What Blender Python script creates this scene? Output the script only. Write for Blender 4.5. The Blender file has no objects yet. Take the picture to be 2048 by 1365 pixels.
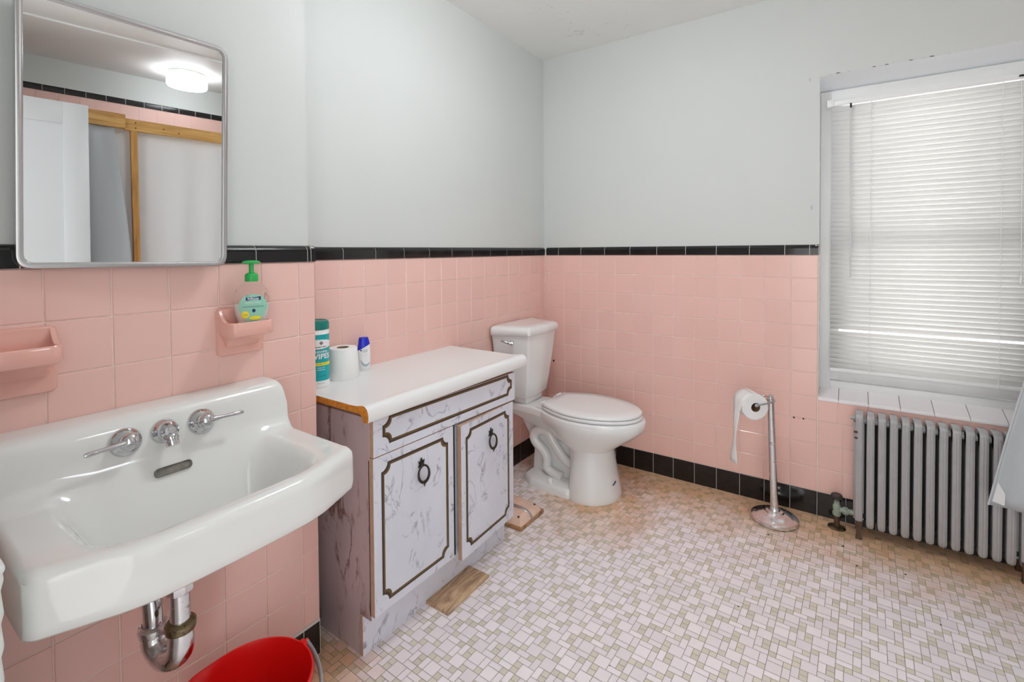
import bpy, bmesh, math, random
from mathutils import Vector, Matrix
PI = math.pi
rnd = random.Random(7)
SC = bpy.context.scene
COL = SC.collection
P = 0.1095                      # wall tile pitch
V = Vector

# ------------------------------------------------------------------ mesh collector
class M:
    def __init__(s): s.v = []; s.f = []; s.m = []
    def add(s, vs, fs, mi=0, xf=None):
        o = len(s.v)
        s.v += [V(xf @ V(p)) if xf else V(p) for p in vs]
        for k, f in enumerate(fs):
            s.f.append([i + o for i in f]); s.m.append(mi[k] if isinstance(mi, (list, tuple)) else mi)
        return s
    def bm(s, b, mi=0, xf=None):
        b.verts.ensure_lookup_table(); b.verts.index_update()
        s.add([v.co.copy() for v in b.verts], [[v.index for v in f.verts] for f in b.faces], mi, xf); b.free(); return s
    def box(s, a, b, bev=0, mi=0, seg=2, xf=None):
        bm = bmesh.new(); bmesh.ops.create_cube(bm, size=1)
        a = V(a); b = V(b); c = (a + b) / 2; d = b - a
        for v in bm.verts: v.co = V((v.co.x * d.x, v.co.y * d.y, v.co.z * d.z)) + c
        if bev: bmesh.ops.bevel(bm, geom=bm.edges[:], offset=bev, segments=seg, affect='EDGES', profile=.5)
        return s.bm(bm, mi, xf)
    def loft(s, rings, mi=0, cap0=True, cap1=True, closed=True, xf=None):
        n = len(rings[0]); vs = [p for r in rings for p in r]; fs = []
        for i in range(len(rings) - 1):
            for j in range(n if closed else n - 1):
                k = (j + 1) % n
                fs.append([i * n + j, i * n + k, (i + 1) * n + k, (i + 1) * n + j])
        if cap0 and closed: fs.append(list(range(n))[::-1])
        if cap1 and closed: fs.append([(len(rings) - 1) * n + j for j in range(n)])
        return s.add(vs, fs, mi, xf)
    def lathe(s, prof, n=32, mi=0, xf=None, cap0=True, cap1=True):
        rings = [[V((r * math.cos(2 * PI * j / n), r * math.sin(2 * PI * j / n), z)) for j in range(n)] for r, z in prof]
        return s.loft(rings, mi, cap0, cap1, True, xf)
    def cyl(s, a, b, r, r2=None, n=20, mi=0):
        a = V(a); b = V(b); d = b - a
        xf = Matrix.Translation(a) @ d.to_track_quat('Z', 'Y').to_matrix().to_4x4()
        return s.lathe([(r, 0), (r2 if r2 is not None else r, d.length)], n, mi, xf)
    def tube(s, pts, r, n=12, mi=0, cap=True, closed=False, flat=1.0, up=None):
        pts = [V(p) for p in pts]; N = len(pts); rings = []
        rr = r if isinstance(r, (list, tuple)) else [r] * N
        prev = V(up) if up else None
        for i in range(N):
            if closed: t = pts[(i + 1) % N] - pts[i - 1]
            else: t = pts[min(i + 1, N - 1)] - pts[max(i - 1, 0)]
            t.normalize()
            if prev is None:
                prev = V((0, 0, 1)) if abs(t.z) < .9 else V((1, 0, 0))
            u = prev - t * prev.dot(t)
            if u.length < 1e-5: u = t.orthogonal()
            u.normalize(); w = t.cross(u)
            if not up: prev = u
            rings.append([pts[i] + u * math.cos(2 * PI * j / n) * rr[i] + w * math.sin(2 * PI * j / n) * rr[i] * flat for j in range(n)])
        if closed: rings.append(rings[0]); 
        return s.loft(rings, mi, cap and not closed, cap and not closed)
    def prism(s, poly, a0, a1, axis='y', mi=0, bev=0):
        """poly of 2D points extruded along axis: 'y' -> (x,z), 'x' -> (y,z), 'z' -> (x,y)"""
        def mk(p, t):
            return {'y': (p[0], t, p[1]), 'x': (t, p[0], p[1]), 'z': (p[0], p[1], t)}[axis]
        bm = bmesh.new()
        va = [bm.verts.new(mk(p, a0)) for p in poly]; vb = [bm.verts.new(mk(p, a1)) for p in poly]; n = len(poly)
        bm.faces.new(va); bm.faces.new(vb[::-1])
        for i in range(n): bm.faces.new([va[i], vb[i], vb[(i + 1) % n], va[(i + 1) % n]][::-1])
        bmesh.ops.recalc_face_normals(bm, faces=bm.faces[:])
        if bev: bmesh.ops.bevel(bm, geom=bm.edges[:], offset=bev, segments=2, affect='EDGES', profile=.5)
        return s.bm(bm, mi)
    def tf(s, fn):
        s.v = [V(fn(p)) for p in s.v]; return s

def path(pts, n=8):
    """Catmull-Rom through pts"""
    pts = [V(p) for p in pts]; out = []
    for i in range(len(pts) - 1):
        p0 = pts[max(i - 1, 0)]; p1 = pts[i]; p2 = pts[i + 1]; p3 = pts[min(i + 2, len(pts) - 1)]
        for k in range(n):
            t = k / n
            out.append(.5 * ((2 * p1) + (p2 - p0) * t + (2 * p0 - 5 * p1 + 4 * p2 - p3) * t * t + (3 * p1 - p0 - 3 * p2 + p3) * t ** 3))
    return out + [pts[-1]]

def rpoly(pts, r, n=5):
    """round the corners of a 2D polygon"""
    out = []; N = len(pts)
    for i in range(N):
        a = V(pts[i - 1]); b = V(pts[i]); c = V(pts[(i + 1) % N])
        rr = r[i] if isinstance(r, (list, tuple)) else r
        da = (a - b); dc = (c - b); la = da.length; lc = dc.length
        da.normalize(); dc.normalize()
        ang = da.angle(dc); t = min(rr / math.tan(ang / 2), la * .48, lc * .48)
        p = b + da * t; q = b + dc * t
        for k in range(n + 1):
            s_ = k / n
            out.append((1 - s_) ** 2 * p + 2 * s_ * (1 - s_) * b + s_ * s_ * q)
    return out

def sstep(a, b, x):
    t = min(1, max(0, (x - a) / (b - a))); return t * t * (3 - 2 * t)

def obj(name, m, mats, parent=None, sharp=38, smooth=True, kind=None):
    me = bpy.data.meshes.new(name)
    off = parent_loc(parent) if parent else V((0, 0, 0))
    me.from_pydata([tuple(p - off) for p in m.v], [], m.f)
    for mt in (mats if isinstance(mats, (list, tuple)) else [mats]): me.materials.append(mt)
    me.polygons.foreach_set('material_index', m.m)
    bm = bmesh.new(); bm.from_mesh(me); bmesh.ops.recalc_face_normals(bm, faces=bm.faces[:]) if smooth else None; bm.to_mesh(me); bm.free()
    if smooth:
        me.polygons.foreach_set('use_smooth', [True] * len(me.polygons)); me.set_sharp_from_angle(angle=math.radians(sharp))
    me.update()
    o = bpy.data.objects.new(name, me); COL.objects.link(o)
    if parent: o.parent = parent
    if kind: o['kind'] = kind
    return o

def parent_loc(p):
    l = V((0, 0, 0))
    while p: l = l + V(p.location); p = p.parent
    return l

def thing(name, label, cat, loc=(0, 0, 0), group=None):
    o = bpy.data.objects.new(name, None); COL.objects.link(o); o.location = loc
    o.empty_display_size = .05
    o['label'] = label; o['category'] = cat
    if group: o['group'] = group
    return o

def tag(o, label, cat, group=None):
    o['label'] = label; o['category'] = cat
    if group: o['group'] = group
    return o

# ------------------------------------------------------------------ materials
def lin(c):
    return tuple(((x / 255) / 12.92 if x / 255 <= .04045 else ((x / 255 + .055) / 1.055) ** 2.4) for x in c)

class N:
    def __init__(s, name):
        s.mat = bpy.data.materials.new(name); s.mat.use_nodes = True; s.t = s.mat.node_tree
        s.b = s.t.nodes['Principled BSDF']; s.out = s.t.nodes['Material Output']
    def n(s, typ, **kw):
        x = s.t.nodes.new(typ)
        for k, v in kw.items():
            if k.startswith('i_'):
                key = k[2:].replace('_', ' '); x.inputs[int(key) if key.isdigit() else key].default_value = v
            else: setattr(x, k, v)
        return x
    def l(s, a, ao, b, bi): s.t.links.new(a.outputs[ao], b.inputs[bi])
    def coord(s, scale=(1, 1, 1), rot=(0, 0, 0), kind='Object'):
        tc = s.n('ShaderNodeTexCoord'); mp = s.n('ShaderNodeMapping'); mp.inputs['Scale'].default_value = scale; mp.inputs['Rotation'].default_value = rot
        s.l(tc, kind, mp, 'Vector'); return mp
    def noise(s, mp, scale, detail=4, rough=.5, dist=0):
        x = s.n('ShaderNodeTexNoise'); x.inputs['Scale'].default_value = scale; x.inputs['Detail'].default_value = detail
        x.inputs['Roughness'].default_value = rough; x.inputs['Distortion'].default_value = dist
        s.l(mp, 'Vector', x, 'Vector'); return x
    def ramp(s, src, so, stops):
        r = s.n('ShaderNodeValToRGB'); e = r.color_ramp.elements
        while len(e) < len(stops): e.new(.5)
        for k, (p, c) in enumerate(stops): e[k].position = p; e[k].color = tuple(c) + ((1,) if len(c) == 3 else ())
        s.l(src, so, r, 'Fac'); return r
    def mix(s, f, a, b, typ='MIX'):
        x = s.n('ShaderNodeMix', data_type='RGBA', blend_type=typ)
        for k, v in ((0, f), (6, a), (7, b)):
            if isinstance(v, tuple) and len(v) == 2 and not isinstance(v[0], float): s.t.links.new(v[0].outputs[v[1]], x.inputs[k])
            elif k == 0: x.inputs[0].default_value = v
            else: x.inputs[k].default_value = tuple(v) + (1,)
        return x
    def col(s, src, o): s.t.links.new(src.outputs[o], s.b.inputs['Base Color'])
    def bump(s, src, o, strength=.2, dist=.002):
        b = s.n('ShaderNodeBump'); b.inputs['Strength'].default_value = strength; b.inputs['Distance'].default_value = dist
        s.l(src, o, b, 'Height'); s.l(b, 'Normal', s.b, 'Normal')

def mat(name, c, rough=.5, metal=0, spec=.5, var=0, vscale=20, bump=0, bscale=60, coat=0, trans=0, emit=0, srgb=True):
    k = N(name); b = k.b; c = lin(c) if srgb else c
    b.inputs['Base Color'].default_value = tuple(c) + (1,); b.inputs['Roughness'].default_value = rough; b.inputs['Metallic'].default_value = metal
    b.inputs['Specular IOR Level'].default_value = spec; b.inputs['Coat Weight'].default_value = coat; b.inputs['Transmission Weight'].default_value = trans
    if emit:
        b.inputs['Emission Color'].default_value = tuple(c) + (1,); b.inputs['Emission Strength'].default_value = emit
    if var or bump:
        mp = k.coord()
        if var:
            nz = k.noise(mp, vscale, 5, .55)
            r = k.ramp(nz, 'Fac', [(.3, [x * (1 - var) for x in c]), (.7, [min(1, x * (1 + var * .6)) for x in c])]); k.col(r, 'Color')
        if bump:
            nb = k.noise(mp, bscale, 4); k.bump(nb, 'Fac', bump, .002)
    return k.mat

def m_plaster(name, c, patches=True):
    k = N(name); c = lin(c); mp = k.coord()
    nz = k.noise(mp, 1.7, 3); r = k.ramp(nz, 'Fac', [(.3, [x * .97 for x in c]), (.7, c)])
    if patches:
        n2 = k.noise(mp, 34, 6, .7); n3 = k.noise(mp, 2.3, 2)
        mu = k.n('ShaderNodeMath', operation='MULTIPLY'); k.l(n2, 'Fac', mu, 0); k.l(n3, 'Fac', mu, 1)
        r2 = k.ramp(mu, 'Value', [(.40, (0, 0, 0)), (.43, (1, 1, 1))])
        mx = k.mix((r2, 'Color'), (r, 'Color'), [x * .82 for x in c]); k.col(mx, 2)
    else: k.col(r, 'Color')
    k.b.inputs['Roughness'].default_value = .55; k.b.inputs['Specular IOR Level'].default_value = .3
    nb = k.noise(mp, 9, 5, .6); k.bump(nb, 'Fac', .12, .006)
    return k.mat

def m_tile(name, c, var=.05, rough=.12, dirt=None):
    k = N(name); c = lin(c); mp = k.coord()
    at = k.n('ShaderNodeAttribute', attribute_name='tone')
    r = k.ramp(at, 'Fac', [(0, [x * (1 - var) for x in c]), (1, [min(1, x * (1 + var)) for x in c])])
    nz = k.noise(mp, 14, 5, .6)
    rr = k.ramp(nz, 'Fac', [(.3, [rough] * 3), (.8, [rough + .10] * 3)]); k.l(rr, 'Color', k.b, 'Roughness')
    k.col(r, 'Color')
    nb = k.noise(mp, 11, 2); k.bump(nb, 'Fac', .05, .004)
    return k.mat

def m_marble(name, base, vein, warm=None):
    k = N(name); mp = k.coord((1, 1, .8), (0.3, .2, .5))
    n1 = k.noise(mp, 6.5, 8, .55, 1.4)
    # thin broken veins where the noise passes through its middle value
    ab = k.n('ShaderNodeMath', operation='SUBTRACT', i_1=.5); k.l(n1, 'Fac', ab, 0)
    a2 = k.n('ShaderNodeMath', operation='ABSOLUTE'); k.l(ab, 'Value', a2, 0)
    v1 = k.ramp(a2, 'Value', [(0, (1, 1, 1)), (.008, (.6,) * 3), (.022, (0, 0, 0))])
    n2 = k.noise(mp, 13, 5, .6); br = k.ramp(n2, 'Fac', [(.45, (0, 0, 0)), (.62, (1, 1, 1))])
    mu = k.n('ShaderNodeMath', operation='MULTIPLY'); k.l(v1, 'Color', mu, 0); k.l(br, 'Color', mu, 1)
    n3 = k.noise(mp, 4, 6, .6, .4); cl = k.ramp(n3, 'Fac', [(.35, lin(base)), (.7, [x * .90 for x in lin(base)])])
    mx = k.mix((mu, 'Value'), (cl, 'Color'), lin(vein)); k.col(mx, 2)
    k.b.inputs['Roughness'].default_value = .32
    return k.mat

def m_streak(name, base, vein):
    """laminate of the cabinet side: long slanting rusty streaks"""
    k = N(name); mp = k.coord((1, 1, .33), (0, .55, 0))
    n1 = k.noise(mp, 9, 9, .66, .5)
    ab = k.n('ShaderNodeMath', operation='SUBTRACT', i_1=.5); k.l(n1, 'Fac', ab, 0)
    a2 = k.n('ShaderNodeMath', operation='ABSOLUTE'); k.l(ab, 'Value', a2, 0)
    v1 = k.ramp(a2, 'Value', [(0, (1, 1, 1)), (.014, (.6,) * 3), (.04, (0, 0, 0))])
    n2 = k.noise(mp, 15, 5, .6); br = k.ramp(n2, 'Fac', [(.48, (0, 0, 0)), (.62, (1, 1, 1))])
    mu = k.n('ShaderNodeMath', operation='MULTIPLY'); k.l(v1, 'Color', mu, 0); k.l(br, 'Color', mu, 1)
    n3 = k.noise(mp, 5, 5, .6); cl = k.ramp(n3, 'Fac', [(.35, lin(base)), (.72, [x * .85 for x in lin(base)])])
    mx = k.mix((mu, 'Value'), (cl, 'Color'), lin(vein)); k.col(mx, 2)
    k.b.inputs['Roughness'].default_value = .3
    return k.mat

def m_wood(name, a, b, c, scale=(60, 5, 60), dist=2.5, rough=.6):
    k = N(name); mp = k.coord(scale)
    nz = k.noise(mp, 1.0, 6, .6, dist)
    r = k.ramp(nz, 'Fac', [(.3, lin(a)), (.5, lin(b)), (.68, lin(c))]); k.col(r, 'Color')
    k.b.inputs['Roughness'].default_value = rough
    return k.mat

def m_chrome(name, c=(205, 206, 208), rough=.08, spots=0, rust=(120, 96, 60)):
    k = N(name); c = lin(c); mp = k.coord(); b = k.b
    b.inputs['Metallic'].default_value = 1; b.inputs['Roughness'].default_value = rough
    if spots:
        nz = k.noise(mp, 45, 7, .7); r = k.ramp(nz, 'Fac', [(.62 - spots, c), (.72 - spots * .5, lin(rust))]); k.col(r, 'Color')
        r2 = k.ramp(nz, 'Fac', [(.5, [rough] * 3), (.7, [rough + .3] * 3)]); k.l(r2, 'Color', b, 'Roughness')
    else: b.inputs['Base Color'].default_value = tuple(c) + (1,)
    return k.mat

def m_translucent(name, c, tc, w=.5, rough=.5):
    k = N(name); k.b.inputs['Base Color'].default_value = tuple(lin(c)) + (1,); k.b.inputs['Roughness'].default_value = rough
    tr = k.n('ShaderNodeBsdfTranslucent'); tr.inputs['Color'].default_value = tuple(lin(tc)) + (1,)
    mx = k.n('ShaderNodeMixShader'); mx.inputs[0].default_value = w
    k.t.links.new(k.b.outputs[0], mx.inputs[1]); k.t.links.new(tr.outputs[0], mx.inputs[2]); k.t.links.new(mx.outputs[0], k.out.inputs[0])
    return k.mat

def m_glass(name):
    k = N(name); tr = k.n('ShaderNodeBsdfTransparent'); gl = k.n('ShaderNodeBsdfGlossy'); gl.inputs['Roughness'].default_value = .02
    fr = k.n('ShaderNodeFresnel'); fr.inputs['IOR'].default_value = 1.45; mx = k.n('ShaderNodeMixShader')
    k.l(fr, 'Fac', mx, 0); k.t.links.new(tr.outputs[0], mx.inputs[1]); k.t.links.new(gl.outputs[0], mx.inputs[2]); k.t.links.new(mx.outputs[0], k.out.inputs[0])
    return k.mat

def m_radiator():
    k = N('radiator_paint'); mp = k.coord(); c = lin((180, 179, 180))
    n1 = k.noise(mp, 16, 8, .7); r = k.ramp(n1, 'Fac', [(.0, [x * .8 for x in c]), (.55, c), (.69, c), (.73, lin((96, 72, 56)))])
    k.col(r, 'Color'); k.b.inputs['Roughness'].default_value = .38; k.b.inputs['Metallic'].default_value = .1
    nb = k.noise(mp, 60, 4); k.bump(nb, 'Fac', .25, .003)
    return k.mat

WALLC = (212, 215, 212)
plaster = m_plaster('wall_paint', WALLC, False)
ceilp = m_plaster('ceiling_paint', (244, 245, 243))
whitep = mat('white_trim_paint', (232, 233, 232), .35, var=.03, vscale=9, bump=.1, bscale=30)
grout = mat('grout', (238, 224, 216), .8, var=.12, vscale=30)
grout_w = mat('white_grout', (225, 222, 214), .8)
grout_f = mat('floor_grout', (176, 165, 152), .9, var=.25, vscale=12)
pink = m_tile('pink_wall_tile', (238, 196, 185), .018, .10)
black = m_tile('black_wall_tile', (26, 25, 25), .3, .07)
white_t = m_tile('white_sill_tile', (236, 232, 232), .02, .12)
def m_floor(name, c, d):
    """worn floor tile: even colour with a tan tint in patches"""
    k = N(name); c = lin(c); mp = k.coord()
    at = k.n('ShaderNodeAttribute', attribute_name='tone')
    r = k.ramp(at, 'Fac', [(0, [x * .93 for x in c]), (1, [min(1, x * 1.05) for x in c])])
    gr = k.n('ShaderNodeAttribute', attribute_name='tan_tint')
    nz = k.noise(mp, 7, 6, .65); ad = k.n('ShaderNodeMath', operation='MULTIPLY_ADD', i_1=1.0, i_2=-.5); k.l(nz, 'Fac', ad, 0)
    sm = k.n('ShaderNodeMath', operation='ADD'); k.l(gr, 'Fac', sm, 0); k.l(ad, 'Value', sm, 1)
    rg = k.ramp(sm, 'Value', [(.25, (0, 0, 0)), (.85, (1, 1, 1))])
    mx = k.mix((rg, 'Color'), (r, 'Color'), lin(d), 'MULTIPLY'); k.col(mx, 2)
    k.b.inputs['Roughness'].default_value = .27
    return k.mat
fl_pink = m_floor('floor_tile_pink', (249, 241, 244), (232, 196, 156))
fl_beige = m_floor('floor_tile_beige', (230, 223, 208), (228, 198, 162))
porc = mat('sink_porcelain', (230, 231, 228), .08, coat=.5)
porc2 = mat('toilet_porcelain', (236, 238, 237), .09, coat=.4)
seatm = mat('toilet_seat_plastic', (240, 241, 241), .18)
dark = mat('dark_gap', (20, 18, 17), .8)
slotm = mat('overflow_mottle', (120, 117, 108), .5, var=.5, vscale=40)  # mottled grey-brown, fills the overflow slot
chrome = m_chrome('chrome')
chrome_old = m_chrome('tarnished_chrome', (226, 226, 228), .16, .02)
steel = m_chrome('brushed_steel', (200, 200, 200), .25)
brass_old = m_chrome('corroded_brass', (140, 128, 100), .35, .1, (60, 50, 40))
verd = mat('green_corroded_valve', (150, 163, 148), .55, var=.35, vscale=60, bump=.3)
iron = mat('rusty_iron', (86, 62, 46), .7, var=.4, vscale=60, bump=.4)
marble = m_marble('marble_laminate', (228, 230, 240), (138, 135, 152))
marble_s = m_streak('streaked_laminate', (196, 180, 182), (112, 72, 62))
tan = mat('raw_board_edge', (196, 164, 142), .7, var=.12, vscale=40)
chip = mat('raw_chipboard', (214, 138, 44), .8, var=.35, vscale=90, bump=.3, bscale=120)
lamin = mat('white_laminate', (238, 238, 237), .28)
gold = mat('bronze_groove', (104, 82, 48), .45, var=.25, vscale=40)
brown = mat('brown_groove', (70, 52, 38), .55)
bronze = mat('antique_bronze', (66, 60, 52), .35, metal=.7, var=.4, vscale=120)
pinkblock = mat('worn_pink_paint', (232, 198, 178), .5, var=.12, vscale=18, bump=.1)
rawwood = m_wood('bare_wood_edge', (120, 84, 56), (168, 124, 86), (190, 150, 108), (30, 30, 30), 1)
board = m_wood('stained_board', (136, 104, 82), (190, 158, 126), (216, 188, 148), (22, 4, 10), 3.4)
pine = m_wood('pine_lumber', (168, 118, 58), (206, 160, 92), (222, 182, 116), (30, 2, 30), 1.2)
pine_v = m_wood('pine_post', (150, 96, 44), (190, 138, 70), (206, 160, 92), (30, 30, 2), 1.2)
paper = mat('tissue_paper', (240, 240, 238), .9, bump=.2, bscale=90)
card = mat('cardboard_core', (150, 120, 92), .9)
redp = mat('red_plastic', (226, 22, 20), .28)
greyp = mat('grey_plastic', (150, 158, 158), .4)
radm = m_radiator(); gap_shade = mat('radiator_gap_shade', (34, 32, 32), .7, var=.3, vscale=40)  # dark colour standing in for shade between the sections
dishm = mat('pink_ceramic', (235, 180, 166), .08, coat=.4)
mirror = m_chrome('mirror_silver', (242, 244, 243), .0)
blindm = m_translucent('blind_slat', (242, 242, 240), (252, 252, 250), .26, .35)
cord = mat('white_cord', (245, 245, 245), .6)
greyvinyl = m_translucent('grey_vinyl', (214, 219, 222), (214, 218, 222), .35, .32)
whitecloth = m_translucent('white_cloth', (248, 249, 250), (248, 248, 248), .32, .6)
glass = m_glass('window_glass')
teal = mat('teal_print', (0, 168, 172), .35); tealcap = mat('teal_cap', (0, 122, 112), .3); whitepl = mat('white_plastic', (240, 241, 240), .3)
yellow = mat('yellow_print', (246, 226, 40), .4); navy = mat('navy_print', (24, 44, 104), .4); blackink = mat('dark_ink', (30, 42, 46), .5)
bluecap = mat('blue_cap', (18, 40, 196), .25); greyprint = mat('pale_print', (168, 184, 190), .5); green = mat('green_pump', (44, 176, 84), .28)
labelg = mat('mint_label', (150, 208, 184), .45)
def m_clear():
    k = N('clear_plastic'); k.b.inputs['Base Color'].default_value = (.97, .98, .97, 1); k.b.inputs['Roughness'].default_value = .06
    k.b.inputs['Transmission Weight'].default_value = 1; k.b.inputs['IOR'].default_value = 1.12; return k.mat
clearp = m_clear()
soapm = mat('soap_liquid', (240, 226, 220), .2)
pinkcloth = mat('pink_terry', (214, 160, 172), .95, bump=.5, bscale=300); wicker = mat('white_wicker', (226, 232, 228), .6, bump=.3)

# ------------------------------------------------------------------ writing
def text(m, s, size, xf, mi=0, depth=.0004, wrap=None, bold=0):
    cu = bpy.data.curves.new('txt', 'FONT'); cu.body = s; cu.size = size; cu.align_x = 'CENTER'; cu.align_y = 'CENTER'; cu.offset = bold
    o = bpy.data.objects.new('txt', cu); COL.objects.link(o)
    dg = bpy.context.evaluated_depsgraph_get(); me = o.evaluated_get(dg).to_mesh()
    vs = [v.co.copy() for v in me.vertices]; fs = [list(p.vertices) for p in me.polygons]
    o.evaluated_get(dg).to_mesh_clear(); bpy.data.objects.remove(o); bpy.data.curves.remove(cu)
    if wrap: vs = [V((wrap * math.sin(p.x / wrap), p.y, wrap * math.cos(p.x / wrap) - wrap)) for p in vs]
    m.add(vs, fs, mi, xf)

# ------------------------------------------------------------------ tiles
def tiles(m, o, u, v, us, vs, mi=0, gap=.0016, bev=.0022, h=.0022, tones=None, tilt=.0035):
    """rows of cushion edged tiles on the plane o + a*u + b*v, raised along u x v"""
    o = V(o); u = V(u); v = V(v); n = u.cross(v)
    for i in range(len(us) - 1):
        for j in range(len(vs) - 1):
            a0, a1, b0, b1 = us[i] + gap / 2, us[i + 1] - gap / 2, vs[j] + gap / 2, vs[j + 1] - gap / 2
            if a1 - a0 < .004 or b1 - b0 < .004: continue
            tx = rnd.gauss(0, tilt); ty = rnd.gauss(0, tilt)
            out = [(a0, b0), (a1, b0), (a1, b1), (a0, b1)]; e = bev
            ins = [(a0 + e, b0 + e), (a1 - e, b0 + e), (a1 - e, b1 - e), (a0 + e, b1 - e)]
            ca, cb = (a0 + a1) / 2, (b0 + b1) / 2
            pts = [o + u * a + v * b for a, b in out] + [o + u * a + v * b + n * (h + (a - ca) * tx + (b - cb) * ty) for a, b in ins]
            m.add(pts, [[4, 5, 6, 7], [0, 1, 5, 4], [1, 2, 6, 5], [2, 3, 7, 6], [3, 0, 4, 7]], mi)
            if tones is not None: tones += [rnd.random()] * 5
def settone(o, m, tones, first):
    a = o.data.attributes.new('tone', 'FLOAT', 'FACE')
    vals = [0.5] * len(o.data.polygons)
    for k, t in tones.items(): vals[k] = t
    a.data.foreach_set('value', vals)
class W(M):
    """a wall mesh that remembers a tone for each tile face"""
    def __init__(s): super().__init__(); s.tone = {}
    def tl(s, *a, **k):
        n0 = len(s.f); t = []; tiles(s, *a, tones=t, **k)
        for i, x in enumerate(t): s.tone[n0 + i] = x
    def quad(s, a, b, c, d, mi=0): s.add([a, b, c, d], [[0, 1, 2, 3]], mi)
    def make(s, name, mats, kind='structure', parent=None):
        o = obj(name, s, mats, parent, smooth=False, kind=kind); settone(o, s, s.tone, 0); return o
def span(a, b, origin, step=P):
    """grid lines between a and b of a lattice through origin"""
    k = math.ceil((a - origin) / step + 1e-6); out = [a]
    while origin + k * step < b - 1e-6: out.append(origin + k * step); k += 1
    return out + [b]
def caps(m, a, b, u, n, z0, cuts, h=.05, r=.017, mi=0):
    """row of black half round cap tiles from a to b (world points at wall face), u along, n out"""
    u = V(u); n = V(n); prof = [(-.012, 0), (.0035, 0), (.0035, h - r)]
    for k in range(1, 6):
        t = k / 5 * PI / 2; prof.append((.0035 - r + r * math.cos(t), h - r + r * math.sin(t)))
    prof += [(-.012, h)]
    base = V(a)
    for i in range(len(cuts) - 1):
        s0 = cuts[i] + .0012; s1 = cuts[i + 1] - .0012; n0 = len(m.f)
        sec = lambda s_: [base + u * s_ + n * p + V((0, 0, z0 + q)) for p, q in prof]
        m.loft([sec(s0), sec(s1)], mi)
        t = rnd.random()
        for k in range(n0, len(m.f)): m.tone[k] = t
    sec = lambda s_: [base + u * s_ + n * (p - .0012) + V((0, 0, z0 + q * .985 + .0002)) for p, q in prof]
    m.loft([sec(cuts[0] + .0005), sec(cuts[-1] - .0005)], 1)

XS, YS = .237, -1.754           # face and end of the wall block that carries the sink
ZC = 2.4224; WX = 3.46; YF = -2.78
T1 = 11 * P                     # top of the pink field
rows = [P * k for k in range(1, 12)]
WL, WR, WZ0, WZ1 = 1.4543, 2.255, .5475, 2.016

# left wall (behind cabinet and toilet)
w = W()
w.quad((-.010, YS - .02, T1), (-.010, 0.012, T1), (-.010, 0.012, ZC), (-.010, YS - .02, ZC), 0)
w.quad((-.002, YS, 0), (-.002, 0.012, 0), (-.002, 0.012, T1), (-.002, YS, T1), 1)
w.tl((-.002, 0, 0), (0, 1, 0), (0, 0, 1), span(YS, -.0005, -1.4923), rows, 2)
w.make('wall_left', [plaster, grout, pink])
w = W()   # cap row
c = span(0, -YS - .0005, .12, .1524); caps(w, (0, YS, 0), 0, (0, 1, 0), (1, 0, 0), T1, c, .047)
w.make('trim_1', [black, grout_w])
w = W(); w.quad((-.001, YS, -.004), (-.001, .002, -.004), (-.001, .002, P), (-.001, YS, P), 0)
w.tl((-.001, 0, 0), (0, 1, 0), (0, 0, 1), span(YS, -.002, -1.4923), [-.003, P], 1); w.make('baseboard_left', [grout_w, black])
# wall block with the sink
w = W()
w.quad((XS - .012, YF, T1), (XS - .012, YS - .014, T1), (XS - .012, YS - .014, ZC), (XS - .012, YF, ZC), 0)
w.quad((XS - .012, YS - .014, T1), (-.01, YS - .014, T1), (-.01, YS - .014, ZC), (XS - .012, YS - .014, ZC), 0)
w.quad((XS - .002, YF, 0), (XS - .002, YS - .002, 0), (XS - .002, YS - .002, T1), (XS - .002, YF, T1), 1)
w.quad((XS - .002, YS - .002, 0), (-.01, YS - .002, 0), (-.01, YS - .002, T1), (XS - .002, YS - .002, T1), 1)
ucols = [YS - .0015, YS - .055] + [YS - .055 - P * k for k in range(1, 10)]
ucols = sorted([y for y in ucols if y > YF] + [YF])
w.tl((XS - .002, 0, 0), (0, 1, 0), (0, 0, 1), ucols, [P * k for k in range(1, 12)], 2)
w.tl((0, YS - .002, 0), (-1, 0, 0), (0, 0, 1), [-XS + .002, -XS + .06, -XS + .06 + P, -.002], [P * k for k in range(1, 12)], 2)
w.make('wall_washbasin', [plaster, grout, pink])
w = W(); L = YS - YF
caps(w, (XS, YF, 0), 0, (0, 1, 0), (1, 0, 0), T1, [0] + [x for x in span(0, L - .014, L - .178, .1524)][1:-1] + [L - .014, L + .0015], .047)
caps(w, (XS, YS, 0), 0, (-1, 0, 0), (0, 1, 0), T1, [-.001, .12, XS], .047)
ctr = V((XS, YS - .007, T1)); w.make('trim_2', [black, grout_w])
w = W(); w.quad((XS - .001, YF, 0), (XS - .001, YS - .001, 0), (XS - .001, YS - .001, P), (XS - .001, YF, P), 0)
w.tl((XS - .001, 0, 0), (0, 1, 0), (0, 0, 1), ucols, [0, P - .008], 1)
w.tl((0, YS - .001, 0), (-1, 0, 0), (0, 0, 1), [-XS + .001, -XS + .06, -XS + .06 + P, -.002], [0, P - .008], 1)
w.make('baseboard_washbasin', [grout_w, black])

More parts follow.
